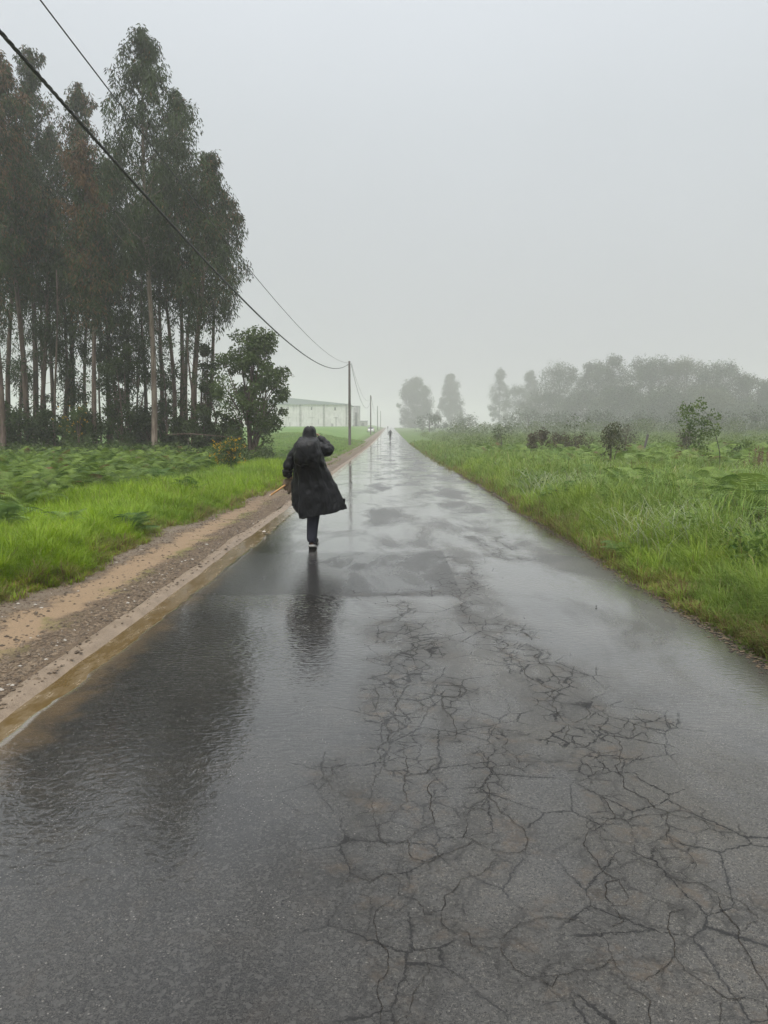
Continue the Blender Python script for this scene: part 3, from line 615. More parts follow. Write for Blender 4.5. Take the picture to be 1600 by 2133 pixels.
# base px, top px, depth, top y, crown bottom y, half width px, label ...
EU = [
 (320, 300, 38, 70, 520, 112, 'tallest eucalyptus with a pale straight trunk and a pointed crown', dict(pale=True, dens=1.35, red=.03, thick=.15)),
 (376, 372, 42, 192, 520, 60, 'eucalyptus with dark rounded shoulder crown touching the tallest one', dict(dens=1.3, red=.05)),
 (405, 434, 39, 312, 660, 84, 'outermost tall eucalyptus of the grove with a ragged brown tinted crown', dict(dens=1.5, red=.18, thick=.17)),
 (428, 474, 43, 405, 640, 52, 'slim eucalyptus leaning out over the small tree at the grove end', dict(dens=1.0, red=.2, low=6)),
 (390, 400, 45, 380, 600, 50, 'thin eucalyptus between the two thickest trunks at the grove end', dict(dens=.9, red=.12)),
 (362, 340, 40, 420, 640, 45, 'crooked eucalyptus with a kinked pinkish trunk', dict(dens=.7, red=.1)),
 (335, 345, 44, 330, 560, 60, 'slender eucalyptus right behind the pale straight trunk', dict(dens=.9, red=.08)),
 (198, 165, 37, 283, 650, 62, 'eucalyptus with a rusty brown dome crown in front of the grove', dict(dens=1.6, red=.75, thick=.13)),
 (155, 155, 44, 165, 520, 48, 'narrow pinkish topped eucalyptus standing up behind the rusty dome', dict(dens=1.3, red=.4)),
 (72, 68, 43, 112, 520, 50, 'tall eucalyptus with a grey green pointed top near the grove middle', dict(dens=1.4, red=.12, thick=.17)),
 (55, 10, 38, 122, 560, 58, 'russet topped eucalyptus at the frame edge, second tallest', dict(dens=1.7, red=.7, thick=.15)),
 (112, 110, 46, 260, 560, 55, 'eucalyptus with a low set grey crown between two pointed tops', dict(dens=1.1, red=.15)),
 (135, 225, 47, 330, 600, 55, 'eucalyptus leaning across toward the tallest tree', dict(dens=1.1, red=.12)),
 (230, 238, 43, 310, 640, 50, 'dark green eucalyptus beside the left flank of the tallest one', dict(dens=1.2, red=.08)),
 (20, 25, 40, 250, 600, 55, 'dark trunked eucalyptus close to the frame edge', dict(dens=1.3, red=.2, thick=.14)),
 (5, -20, 36, 200, 640, 60, 'leaning eucalyptus whose crown is cut by the frame', dict(dens=1.3, red=.3, thick=.13)),
 (88, 90, 39, 380, 700, 55, 'straight dark eucalyptus with a shaded low crown', dict(dens=1.2, red=.15)),
 (100, 60, 50, 330, 620, 60, 'thin eucalyptus deep in the grove behind the dark straight trunk', dict(dens=.9, red=.1)),
 (270, 280, 48, 420, 700, 60, 'eucalyptus deep in the grove seen left of the pale trunk', dict(dens=1.0, red=.08)),
 (180, 190, 52, 380, 680, 60, 'farthest eucalyptus of the grove between the russet crowns', dict(dens=.8, red=.1)),
 (250, 215, 41, 480, 760, 48, 'short bushy eucalyptus under the rusty dome crown', dict(dens=1.1, red=.05)),
 (300, 300, 46, 520, 800, 50, 'low eucalyptus filling the gap at the tallest tree foot', dict(dens=.55, red=.05)),
 (40, 40, 48, 480, 800, 50, 'half hidden young eucalyptus among the leftmost trunks', dict(dens=.7, red=.05)),
 (-35, -40, 40, 150, 600, 60, 'eucalyptus just outside the frame whose twigs reach in', dict(dens=1.2, red=.3)),
 (130, 135, 41, 520, 820, 45, 'young eucalyptus with leaves down to the brambles in the grove front', dict(dens=.7, red=.08)),
]
for a in EU: euc(*a[:7][:6], a[6], **a[7])
# thin bare stems among them, each a small tree
for i, (px, Y, ty, lab) in enumerate([(112, 38, 560, 'whip thin bare stem near the grove front'), (150, 42, 600, 'thin bare stem behind the yellow flecked bush'), (345, 41, 640, 'bare grey stem close to the pale trunk'),
        (412, 38, 700, 'thin stem hugging the outermost tall trunk'), (10, 44, 560, 'thin dark stem by the frame edge'), (212, 46, 580, 'slanting thin stem left of the dark shrubs')]):
    b = at(px, 915, Y); z0 = terp(b.x, Y)-.1; H = at(px, ty, Y).z-z0; r = empty('sapling', (b.x, Y, z0), 0, label=lab, cat='tree', group='thin stems between the eucalyptus trunks')
    s = np.linspace(0, 1, 7); T = np.c_[.5*np.sin(s*2.2+i)*s, .2*s, s*H]; tr = MB(); tr.tube(T, .06*(1-.7*s)+.01, 6)
    cl = MB(); Cc = [T[-1]+rng.normal(0, .5, 3) for _ in range(9)]+[T[4]+rng.normal(0, .3, 3) for _ in range(3)]
    for c in Cc: tr.tube([T[5], c], [.012, .005], 4, cap=False)
    leafbits(cl, Cc, .4, 70, .17, .022, .5, DG, LG); tr.build('trunk', M_bark, r); cl.build('crown', M_euc, r)

# broad leaved small trees / bushes
def bush(name, px, Y, topy, hw, label, group, cols=(DG, LG), n=26, per=150, L=.12, W=.035, stems=5, lowfrac=.08, basey=None, droop=.2, mat=None, bmat=None, zsq=.8, off=0.0, cat='shrub', crad=.33, profile=None):
    b = at(px, 900, Y); z0 = terp(b.x, Y)-.05; H = at(px, topy, Y).z-z0; r = hw*Y/1603
    root = empty(name, (b.x, Y, z0), 0, label=label, cat=cat, group=group); cl = MB(); st = MB(); C_ = []
    for k in range(n):
        q = lowfrac+(1-lowfrac)*rng.random()**.8; a = rng.uniform(0, 6.28); rr = r*((math.sin(math.pi*min(1, .2+.75*q))**.6) if profile is None else profile(q))
        d = rr*math.sqrt(rng.random())*.85; C_.append((d*math.cos(a)+off*q, d*math.sin(a)*.8, q*H*.93))
    C_ = np.array(C_)
    for k in range(stems):
        c = C_[rng.integers(len(C_))]; m_ = c*[.4, .4, .5]+rng.normal(0, .04*H/2, 3); st.tube([(rng.normal(0, .04), 0, -.05), m_, c], [.012*H+.008, .009*H+.004, .004], 5)
    for c in C_[::2]:
        st.tube([(c*[.35, .35, .6]), c], [.006*H, .003], 4, cap=False)
    leafbits(cl, C_, np.full(len(C_), crad*r+.05)*rng.uniform(.6, 1.3, len(C_)), per, L, W, droop, *cols, squash=zsq)
    cl.build('foliage', mat or M_leaf, root); st.build('stem', bmat or M_bark, root); return root
GU = 'dark shrubs under the eucalyptus grove'
bush('small_tree', 520, 37, 676, 84, 'small leafy tree at the grove end with an open crown over the field', None, cols=((.035, .062, .016), (.105, .15, .038)), n=135, per=110, L=.15, W=.042, stems=8, lowfrac=.16, droop=.35, cat='tree', crad=.17, off=.2, zsq=.9,
     profile=lambda q: (.55+.5*math.sin(math.pi*min(1, max(0, (q-.1)*1.1)))))
for a in ((262, 39, 700, 48, 'tall dark leafed shrub left of the pale trunk'), (285, 41, 660, 42, 'upright dark shrub against the tallest tree foot'), (230, 42, 740, 40, 'rounded dark shrub in the grove shade'),
          (345, 43, 780, 30, 'small dark shrub seen between the two main trunks'), (170, 37, 845, 50, 'low green shrub flecked with yellow flowers'), (100, 38, 850, 45, 'dense dark shrub behind the bracken'),
          (45, 37, 850, 45, 'bramble shrub by the leftmost trunks'), (-5, 37, 820, 40, 'dark shrub cut by the frame edge in the grove'), (420, 38, 850, 38, 'shrub at the base of the outermost tall trunk'),
          (470, 38, 860, 40, 'low shrub joining the small tree and the broom'), (300, 40, 850, 40, 'low shrub around the pale trunk base'), (370, 39, 870, 28, 'little shrub between two brown trunks'),
          (435, 40, 700, 26, 'narrow young tree leaning against the outer trunk')):
    bush('shrub', *a, GU, n=24, per=130, L=.15, W=.04, cols=((.020, .036, .012), (.075, .11, .03)))
# low bramble cover
mb = MB(); n = 800; Y = rng.uniform(30, 44, n); x = rng.uniform(-24, -5.4, n); k = x < -.147*Y-.4; x, Y = x[k], Y[k]
leafbits(mb, np.c_[x, Y, ter(x, Y)+rng.uniform(.05, .55, len(x))], .38, 75, .11, .035, .1, (.035, .06, .018), (.10, .14, .04))
tag(mb.build('undergrowth', M_leaf), kind='stuff', label='tangled brambles covering the ground under the eucalyptus grove')
# yellow broom
def broom(px, topy, Y, hw, label, nf, wide=1.0):
    r = bush('broom_shrub', px, Y, topy, hw, label, None, cols=((.05, .085, .02), (.10, .15, .04)), n=26, per=110, L=.09, W=.018, droop=-.1)
    mb = MB(); H = at(px, topy, Y).z-r.location.z; rr = hw*Y/1603
    c = np.c_[rng.normal(0, rr*.5, nf)*wide, -abs(rng.normal(rr*.3, rr*.3, nf)), rng.uniform(.35, .98, nf)*H]
    leafbits(mb, c, .05, 7, .05, .022, 0, (.42, .24, .01), (.55, .36, .02)); mb.build('blossom', M_flower, r)
broom(478, 912, 27, 36, 'broom bush with yellow blossom at the end of the bracken bank', 75)
broom(165, 838, 36.3, 34, 'sparse broom with a few yellow blossoms between the grove trunks', 26)
# fallen branch
p0, p1 = at(345, 905, 35.5), at(500, 912, 35)
r = empty('fallen_branch', (p0.x, 35.5, terp(p0.x, 35.5)), 0, label='dark bare branch lying across the undergrowth at the grove edge', cat='branch')
mb = MB(); mb.tube([(0, 0, p0.z-r.location.z), (1.2, -.1, p0.z-r.location.z+.03), (p1.x-p0.x, -.5, p1.z-r.location.z)], [.02, .03, .015], 6)
mb.tube([(.8, -.05, 0), (1.2, -.1, p0.z-r.location.z)], [.015, .015], 5); mb.build('limb', M_bark, r)

# ------------------------------------------------------------------ plants of the right meadow
GM = 'shrubs and saplings in the meadow'
RD_ = ((.055, .042, .03), (.115, .10, .055)); GD = ((.05, .075, .03), (.11, .14, .055))
bush('shrub', 1126, 40, 895, 36, 'low dark shrub leading the cluster in the meadow', GM, cols=RD_, n=30, per=55, L=.10, W=.035, crad=.22)
bush('shrub', 1168, 41, 903, 44, 'wide reddish brown shrub in the middle of the meadow cluster', GM, cols=RD_, n=34, per=45, L=.10, W=.03, crad=.2)
bush('shrub', 1212, 40, 903, 38, 'sparse brown shrub at the cluster end nearest the round shrub', GM, cols=RD_, n=22, per=36, L=.10, W=.03, crad=.2)
bush('shrub', 1275, 27, 882, 30, 'round reddish shrub on a short brown stem', GM, cols=((.05, .055, .03), (.12, .115, .055)), n=20, per=24, L=.09, W=.028, lowfrac=.42, stems=3, crad=.26)
bush('shrub', 1300, 33, 880, 34, 'paler spreading shrub behind the round reddish one', GM, cols=((.10, .10, .075), (.17, .17, .12)), n=20, per=40, L=.08, W=.025, lowfrac=.3)
bush('shrub', 1435, 31, 895, 34, 'grey purple shrub behind the leaning young tree', GM, cols=((.08, .075, .06), (.14, .14, .10)), n=24, per=50, L=.08, W=.03, lowfrac=.1)
bush('shrub', 1540, 27, 925, 28, 'low dark green shrub beyond the leaning young tree', GM, cols=GD, n=16, per=50, L=.09, W=.03)
bush('shrub', 1045, 52, 886, 26, 'airy shrub at the near end of the foggy wood', GM, cols=GD, n=14, per=30, L=.12, W=.04)
bush('shrub', 1345, 44, 930, 30, 'low shrub beside the leaning stake', GM, cols=GD, n=16, per=40, L=.1, W=.035)
def sapling(px, basey, Y, pts, leafpts, label, cols, rad=.12, per=26, L=.07, W=.03, thick=.016):
    b = at(px, basey, Y); z0 = terp(b.x, Y)-.05; root = empty('young_tree', (b.x, Y, z0), 0, label=label, cat='tree', group=GM); st = MB(); lf = MB()
    for br in pts:
        P_ = [np.array(at(x, y, Y+d))-[b.x, Y, z0] for x, y, d in br]; 
        if br is pts[0]: P_ = [np.array([0, 0, 0])]+P_
        st.tube(P_, np.linspace(thick if br is pts[0] else thick*.5, .004, len(P_)), 6)
    C_ = [np.array(at(x, y, Y+rng.uniform(-.25, .25)))-[b.x, Y, z0] for x, y in leafpts]
    leafbits(lf, C_, rad, per, L, W, .1, *cols); st.build('stem', M_barkg, root); lf.build('foliage', M_leaf, root)
c4 = lambda q: [(1380+x/7.27, 820+y/7.27, d) for x, y, d in q]
sapling(1499, 975, 23, [c4([(870, 1050, 0), (870, 900, 0), (840, 760, 0), (800, 600, 0), (750, 450, .02), (690, 330, .05), (600, 235, .1)]), c4([(740, 400, 0), (640, 360, .1), (540, 320, .15), (420, 300, .2), (320, 230, .2)]), c4([(800, 600, 0), (700, 560, -.1), (560, 580, -.2), (420, 640, -.2)]),
     c4([(860, 830, 0), (980, 760, .1), (1120, 730, .1), (1300, 750, .1)]), c4([(600, 235, .1), (560, 160, .1)]), c4([(740, 400, 0), (740, 300, 0)]), c4([(730, 470, 0), (600, 470, .1), (400, 520, .1)])],
    [(1380+x/7.27, 820+y/7.27) for x, y in ((520,150),(590,120),(600,200),(500,210),(420,190),(300,180),(320,240),(280,290),(340,330),(390,250),(440,280),(500,320),(400,400),(310,430),(450,430),(540,430),(620,390),(680,430),(700,460),(840,350),(750,290),(830,500),(830,560),(600,470),(360,520),(430,540),(500,560),(560,600),(620,620),(680,640),(450,640),(520,680),(580,740),(480,770),(620,800),(700,600),(770,570),(1300,750),(1260,760),(1340,770),(640,560),(430,480),(340,590),(700,880),(600,870),(740,1000),(1140,830))],
    'young tree leaning left with a thin bent stem and scattered bright leaves', ((.07, .11, .03), (.15, .21, .06)))
c5 = lambda q: [(1000+x/4.21, 840+y/4.21, d) for x, y, d in q]
sapling(1197, 945, 38, [c5([(835, 380, 0), (832, 250, 0), (828, 115, 0)]), c5([(830, 210, 0), (900, 180, .1), (960, 140, .2)]), c5([(830, 220, 0), (790, 190, .1)]), c5([(830, 270, 0), (930, 250, .1)]), c5([(830, 260, 0), (760, 230, 0)])],
    [(1000+x/4.21, 840+y/4.21) for x, y in ((828, 120), (955, 145), (795, 190), (850, 190), (900, 180), (925, 250), (770, 205))], 'nearly bare upright sapling rising from the reddish shrubs', GD, rad=.18, per=14, L=.1, W=.03, thick=.022)
sapling(1275, 965, 26.6, [c5([(1150, 480, 0), (1155, 400, 0), (1160, 250, 0)]), c5([(1160, 320, 0), (1110, 280, 0)]), c5([(1160, 330, 0), (1220, 260, .1)])],
    [(1000+x/4.21, 840+y/4.21) for x, y in ((1160,210),(1130,260),(1180,260),(1110,300),(1200,300),(1150,320),(1090,350),(1220,350),(1190,210),(1170,380))], 'small brown stemmed tree standing before the round reddish shrub', ((.05, .06, .03), (.11, .11, .05)), rad=.2, per=34)
# leaning stake
b = at(1334, 945, 35); r = empty('stake', (b.x, 35, terp(b.x, 35)-.1), 0, label='leaning dark wooden stake in the meadow', cat='stake')
tp = at(1350, 905, 35); mb = MB(); mb.tube([(0, 0, 0), (tp.x-b.x, 0, tp.z-r.location.z)], [.05, .055], 6); mb.build('post', M_barkg, r)
# dry dock stalks
for px, Y, lab in ((1575, 20, 'dry rust coloured dock stalks beneath the frame side of the meadow'), (1592, 21.5, 'thin reddish dock stalks behind the rust coloured ones')):
    b = at(px, 990, Y); r = empty('dock_plant', (b.x, Y, terp(b.x, Y)), 0, label=lab, cat='plant', group='dry dock plants'); mb = MB(); sd_ = MB()
    for k in range(9):
        x, y, h_ = rng.normal(0, .12), rng.normal(0, .1), rng.uniform(.7, 1.15); mb.tube([(x, y, 0), (x*1.3, y, h_)], [.006, .004], 4)
        leafbits(sd_, [(x*1.2, y, h_*q) for q in (.6, .7, .8, .9)], .04, 12, .03, .012, 0, (.13, .07, .04), (.20, .12, .06))
    mb.build('stalk', M_bark, r); sd_.build('leaves', M_leaf, r)

# ------------------------------------------------------------------ far trees in the fog
def fartree(px, topy, Y, hw, label, group, n=46, per=70, L=.5, W=.17, low=.12, cols=((.035, .052, .022), (.075, .10, .04)), conic=False, name='broadleaf_tree', boty=None):
    b = at(px, 900, Y); z0 = terp(b.x, Y)-.2; H = at(px, topy, Y).z-z0; r = hw*Y/1603
    root = empty(name, (b.x, Y, z0), 0, label=label, cat='tree', group=group); tr = MB(); cl = MB(); s = np.linspace(0, 1, 6)
    T = np.c_[.3*np.sin(s*4+px)*s, .2*s, s*H*.9]; tr.tube(T, .22*(1-.8*s)+.02, 7); C_ = []
    for k in range(n):
        q = low+(1-low)*rng.random()**.85; a = rng.uniform(0, 6.28)
        rr = r*((1-q)**.6*1.1+.08 if conic else math.sin(math.pi*min(1, .18+.76*q))**.6); d = rr*math.sqrt(rng.random())
        c = np.array([d*math.cos(a), d*math.sin(a), q*H*.95]); C_.append(c)
        if k % 2 == 0: tr.tube([(T[min(5, int(q*4))]), c], [.06, .015], 4, cap=False)
    leafbits(cl, C_, np.full(n, .26*r+.25)*rng.uniform(.5, 1.25, n), per, L, W, .15, *cols, squash=1.0, shell=.6)
    cl.build('crown', M_far, root); tr.build('trunk', M_barkg, root)
GW = 'trees of the foggy wood'
for a in ((866, 787, 150, 34, 'dense rounded tree right beside the road vanishing in fog', dict(n=120)),
          (938, 777, 160, 28, 'lighter open tree second along the road in fog', dict(n=85, conic=True)),
          (1040, 766, 165, 26, 'pale slender tree standing first before the wood', dict(n=70, conic=True)),
          (1103, 768, 158, 24, 'slim faint tree at the near end of the wood', dict(n=70, conic=True)),
          (1080, 805, 150, 40, 'low bushy tree filling the wood foot by the slim tree', dict(n=50)),
          (1165, 757, 142, 46, 'broad tree with a knobbly crown at the start of the wood', dict(n=80)),
          (1228, 754, 136, 32, 'tree with a small high tuft before the highest crown', dict(n=60)),
          (1272, 740, 130, 40, 'highest tree of the foggy wood', dict(n=80)),
          (1355, 742, 126, 56, 'widest rounded crown of the foggy wood', dict(n=110)),
          (1425, 750, 124, 50, 'yellowish crown beside the widest one', dict(n=90, cols=((.05, .065, .022), (.10, .115, .04)))),
          (1492, 756, 120, 50, 'crown with light twigs where the wood begins to fall away', dict(n=90)),
          (1555, 784, 116, 46, 'lower crown on the falling side of the wood', dict(n=80)),
          (1605, 800, 112, 46, 'crown cut by the frame at the end of the wood', dict(n=80)),
          (1665, 810, 112, 46, 'tree outside the frame at the end of the wood', dict(n=60)),
          (1140, 815, 140, 46, 'bushy lower tree in front of the knobbly crown', dict(n=60)),
          (1210, 815, 130, 44, 'dark lower tree in front of the small tuft tree', dict(n=60)),
          (1290, 805, 118, 50, 'lower round tree in front of the highest one', dict(n=70)),
          (1380, 815, 112, 54, 'darker front tree beneath the widest crown', dict(n=80)),
          (1470, 815, 108, 54, 'darker front tree near the leaning young tree', dict(n=80, cols=((.05, .065, .022), (.09, .11, .04)))),
          (1560, 845, 104, 52, 'nearest low tree of the wood by the frame side', dict(n=70))):
    Yf = a[2]*(2.15 if a[0] > 1110 else 2.6) if a[0] > 1000 else a[2]*2.9; k_ = 1.1 if a[0] > 1000 else 1.6; q5 = dict(a[5]); q5['n'] = int(q5.get('n', 46)*1.5); hwf = a[3]*(1.28 if a[0] > 1110 else 1.05)
    fartree(a[0], a[1], Yf, hwf, a[4], GW, **{**dict(low=.02, per=170, L=.40*k_, W=.13*k_), **{k: v for k, v in q5.items() if k != 'per'}})
for px, Y, ty, hw, lab in ((1100, 128, 862, 40, 'low hazel thicket bush at the near foot of the wood'), (1180, 120, 868, 42, 'thicket bush under the knobbly crown'), (1260, 112, 868, 44, 'thicket bush below the highest tree'), (1340, 104, 872, 46, 'thicket bush below the widest crown'),
        (1430, 98, 868, 50, 'thicket bush behind the leaning young tree'), (1520, 94, 872, 50, 'thicket bush beyond the dock stalks'), (1600, 92, 868, 50, 'thicket bush at the end of the wood'), (965, 150, 872, 30, 'faint thicket bush right of the open roadside tree'), (895, 146, 872, 26, 'thicket bush between the two roadside trees')):
    fartree(px, ty-6, Y*1.55, hw*1.35, lab, 'thicket bushes along the wood foot', n=26, per=70, L=.35, W=.13, low=.05, name='thicket_bush')
mb = MB(); n = 1500; Y = 55+rng.random(n)*115; x = 6+rng.random(n)*(Y*.52-2); hgt_ = rng.uniform(.0, .75, n)
leafbits(mb, np.c_[x, Y, ter(x, Y)+hgt_], .7, 60, .15, .05, .1, (.09, .14, .03), (.17, .23, .055), squash=.5)
n = 380; Y = 110+rng.random(n)*140; x = Y*(.08+rng.random(n)*.47)
leafbits(mb, np.c_[x, Y, ter(x, Y)+rng.uniform(.3, 2.0, n)], 1.4, 90, .26, .09, .1, (.05, .075, .022), (.12, .155, .045), squash=.7)
tag(mb.build('undergrowth', M_leaf), kind='stuff', label='rough weeds and scrub between the meadow shrubs and the foggy wood')
# faint trees behind field, left of the road, behind the grove
for px, ty, Y, hw, lab in ((660, 852, 420, 30, 'barely visible tree behind the barn in thick fog'), (440, 790, 380, 34, 'faint tree in fog behind the grove end trunks'), (350, 800, 400, 34, 'faint tree in fog seen between the trunks'), (200, 780, 390, 40, 'ghostly tree in fog far behind the grove')):
    fartree(px, ty, Y, hw, lab, 'faint trees behind the field', n=40, per=60, L=.6, W=.2, low=.1)

# ------------------------------------------------------------------ barn
def barn():
    Y = 262.0; xL, xR = at(455, 893, Y).x, at(727, 893, Y).x; z0 = terp(xR, Y)-.3; zE = at(640, 842, Y).z; zP = at(600, 827.5, Y).z; D = 26.0
    zg = at(640, 893, Y).z
    r = empty('barn', ((xL+xR)/2, Y, z0), 0, label='wide pale concrete barn with a grey sheet gable across the field', cat='barn')
    cx = (xL+xR)/2; W = xR-xL; hE = zE-z0; hP = zP-z0; hg = zg-z0
    t = NT('stained_render'); n = t.noise(.5, 5, .7); st = t.noise(1.2, 5, .7, vec=t.map(scale=(1.6, 1.6, .16))); X_, Y_, Z_ = t.sep()
    c = t.mix(t.mr(n, .35, .65), (.62, .61, .59), (.76, .75, .73)); c = t.mix(t.math('MULTIPLY', t.mr(st, .50, .72), .6), c, (.20, .195, .175))
    jt = t.n('ShaderNodeTexBrick'); t.put(jt.inputs['Vector'], t.map(scale=(1, 1, 1))); jt.inputs['Scale'].default_value = 1.0
    M_wall = t.pbr(c, .85, nrm=t.bump(n, .3, .03)); M_pil = plain('grey_concrete', (.34, .335, .315), .8, 2); M_sheet = plain('grey_sheet', (.28, .31, .32), .6, 3, .15, stretch=(8, 8, .5)); M_hole = plain('dark_opening', (.035, .035, .035), .8, 2)
    mb = MB(); mb.box((-W/2, 0, 0), (W/2, D, hE)); mb.build('wall', M_wall, r, smooth=False)
    for px in (520, 573, 626, 675, 722):
        x = at(px, 890, Y).x-cx; mb = MB(); mb.box((x-.32, -.25, 0), (x+.32, -.002, hE-.05)); mb.build('pilaster', M_pil, r, smooth=False)
    mb = MB(); mb.box((-W/2-.1, -.35, 0), (W/2+.1, -.002-.25, hg-.0+.25)); mb.build('plinth', M_pil, r, smooth=False)
    # gable and roof
    o = .5; mb = MB()
    A = [(-W/2-o, -o, hE), (W/2+o, -o, hE), (0, -o, hP), (-W/2-o, D+o, hE), (W/2+o, D+o, hE), (0, D+o, hP), (-W/2-o, -o, hE-.12), (W/2+o, -o, hE-.12), (-W/2-o, D+o, hE-.12), (W/2+o, D+o, hE-.12)]
    mb.add(A, [(0, 1, 2, 2), (3, 5, 4, 4), (0, 2, 5, 3), (1, 4, 5, 2), (6, 7, 1, 0), (8, 3, 4, 9), (7, 9, 4, 1), (6, 0, 3, 8), (6, 8, 9, 7)]); mb.build('roof', M_sheet, r, smooth=False)
    for px, y0, y1, w in ((600, 848, 854, .35), (649, 848, 854, .4), (698, 848, 855, .5)):
        x = at(px, y0, Y).x-cx; a = at(px, y1, Y).z-z0; b = at(px, y0, Y).z-z0; mb = MB(); mb.box((x-w/2, -.03, a), (x+w/2, .02, b)); mb.build('window', M_hole, r, smooth=False)
    for px, w in ((600, 1.7), (649, 2.1), (700, 1.6)):
        x = at(px, 870, Y).x-cx; z = at(px, 870, Y).z-z0; mb = MB(); mb.box((x-w/2, -.12, z-.06), (x+w/2, -.003, z+.08)); mb.build('ledge', M_pil, r, smooth=False)
    for px, w, y0 in ((604, .3, 880), (692, .8, 882), (700, .25, 868)):
        x = at(px, 880, Y).x-cx; mb = MB(); mb.box((x-w/2, -.028, hg-.1+.35), (x+w/2, .018, at(px, y0, Y).z-z0)); mb.build('door', M_pil, r, smooth=False)
barn()
def shed(px0, px1, ty, by, Y, label, col, rise=.8, D=8):
    xL, xR = at(px0, by, Y).x, at(px1, by, Y).x; z0 = terp((xL+xR)/2, Y)-.3; h = at(px0, ty, Y).z-z0; W = xR-xL
    r = empty('shed', ((xL+xR)/2, Y, z0), 0, label=label, cat='shed', group='sheds beyond the barn'); mb = MB(); mb.box((-W/2, 0, 0), (W/2, D, h)); mb.build('wall', plain('shed_wall', col, .8, 1), r, smooth=False)
    mb = MB(); mb.add([(-W/2-.2, -.2, h), (W/2+.2, -.2, h), (W/2+.2, D+.2, h+rise), (-W/2-.2, D+.2, h+rise), (-W/2-.2, -.2, h+.1), (W/2+.2, -.2, h+.1), (W/2+.2, D+.2, h+rise+.1), (-W/2-.2, D+.2, h+rise+.1)], [(3, 2, 1, 0), (4, 5, 6, 7), (0, 1, 5, 4), (1, 2, 6, 5), (2, 3, 7, 6), (3, 0, 4, 7)]); mb.build('roof', plain('shed_roof', (.13, .13, .13), .6, 1), r, smooth=False)
    mb = MB(); mb.box((-W*.2, -.03, .3), (W*.15, .01, h*.7)); mb.build('door', plain('shed_door', (.1, .1, .1), .6, 1), r, smooth=False)
shed(736, 749, 846, 893, 290, 'narrow grey shed touching the barn corner', (.42, .42, .41), .3)
shed(748, 765, 878, 895, 330, 'low dark shed behind the white car', (.36, .35, .33), .4)

# ------------------------------------------------------------------ white car far off
def car():
    Y = 205.0; b = at(773, 896, Y); z0 = terp(b.x, Y); r = empty('parked_car', (b.x, Y, z0), 0, label='small white car parked beyond the second pole', cat='car')
    Mw = plain('white_paint', (.78, .79, .80), .25, 2, .03, 0); Mg = plain('car_glass', (.03, .035, .04), .1, 2, .1, 0); Mk = plain('tyre_rubber', (.02, .02, .02), .8, 5); Ml = plain('red_lens', (.35, .02, .02), .3, 5)
    mb = MB(); rings = []
    for x, zb, zt, w in ((-2.0, .35, .78, .72), (-1.9, .28, .95, .82), (-1.2, .25, 1.0, .88), (.6, .25, .98, .88), (1.5, .25, .86, .85), (1.95, .3, .7, .74)):
        rings.append([(x, -w, zb), (x, -w, zb+.25), (x, -w*.96, zt-.05), (x, -w*.8, zt), (x, w*.8, zt), (x, w*.96, zt-.05), (x, w, zb+.25), (x, w, zb)])
    A = np.array(rings); A = A[..., [1, 0, 2]]; mb.grid(A, closed=True)
    mb.add(A[0], [(0, 1, 2, 7), (2, 5, 6, 7), (2, 3, 4, 5)]); mb.add(A[-1], [(0, 7, 2, 1), (7, 6, 5, 2), (2, 5, 4, 3)]); mb.build('body', Mw, r)
    mb = MB(); A = np.array([[(-.76, -1.75, .97), (.76, -1.75, .97), (.76, .9, .97), (-.76, .9, .97)], [(-.62, -1.35, 1.42), (.62, -1.35, 1.42), (.62, .15, 1.42), (-.62, .15, 1.42)]]); mb.grid(A, closed=True); mb.add(A[1]+[0, 0, .002], [(0, 1, 2, 3)]); mb.build('windows', Mg, r, smooth=False)
    mb = MB(); mb.box((-.64, -1.4, 1.42), (.64, .2, 1.48)); mb.build('roof', Mw, r, smooth=False)
    for x in (-.8, .8):
        for y in (-1.25, 1.25):
            mb = MB(); mb.tube([(x-.1, y, .31), (x+.1, y, .31)], [.31, .31], 14); mb.build('wheel', Mk, r)
        mb = MB(); mb.box((x-.1, -2.03, .66), (x+.1, -1.96, .84)); mb.build('tail_light', Ml, r, smooth=False)
car()

# ------------------------------------------------------------------ poles and wires
POLES = [(-4.15, -28.0), (-4.15, 80.0), (-4.2, 170.0), (-4.3, 272.0), (-4.4, 372.0)]
M_pole = bark('pole_wood', (.04, .032, .026), (.085, .07, .056)); M_metal = plain('galvanised', (.25, .25, .25), .4, 20, .2, metal=.6); M_wire = plain('black_cable', (.012, .012, .013), .5, 40)
plab = ['wooden pole behind the viewpoint carrying both cables', 'nearest dark wooden utility pole at the field edge', 'second utility pole, thinner in the fog, near the white car', 'third utility pole almost lost in fog', 'last faint utility pole far along the road']
for (x, Y), lb in zip(POLES, plab):
    z0 = terp(x, Y)-.3; H = 8.75+(.0 if Y > 100 else .05); gz = float(road_z(Y))
    top = gz+8.75-z0+(1.5 if Y < 0 else 0)
    r = empty('utility_pole', (x, Y, z0), 0, label=lb, cat='utility pole', group='utility poles along the road')
    mb = MB(); mb.tube([(0, 0, 0), (0, 0, top*.5), (0, 0, top)], [.15, .13, .105], 12); mb.build('post', M_pole, r)
    mb = MB(); mb.box((-.16, -.05, top-.36), (.16, .05, top-.30)); mb.tube([(.16, 0, top-.33), (.26, 0, top-.28)], .02, 6); mb.build('bracket', M_metal, r)
    mb = MB(); mb.tube([(-.16, 0, top-.34), (-.16, 0, top-.44)], [.03, .04], 8); mb.build('insulator', M_metal, r)
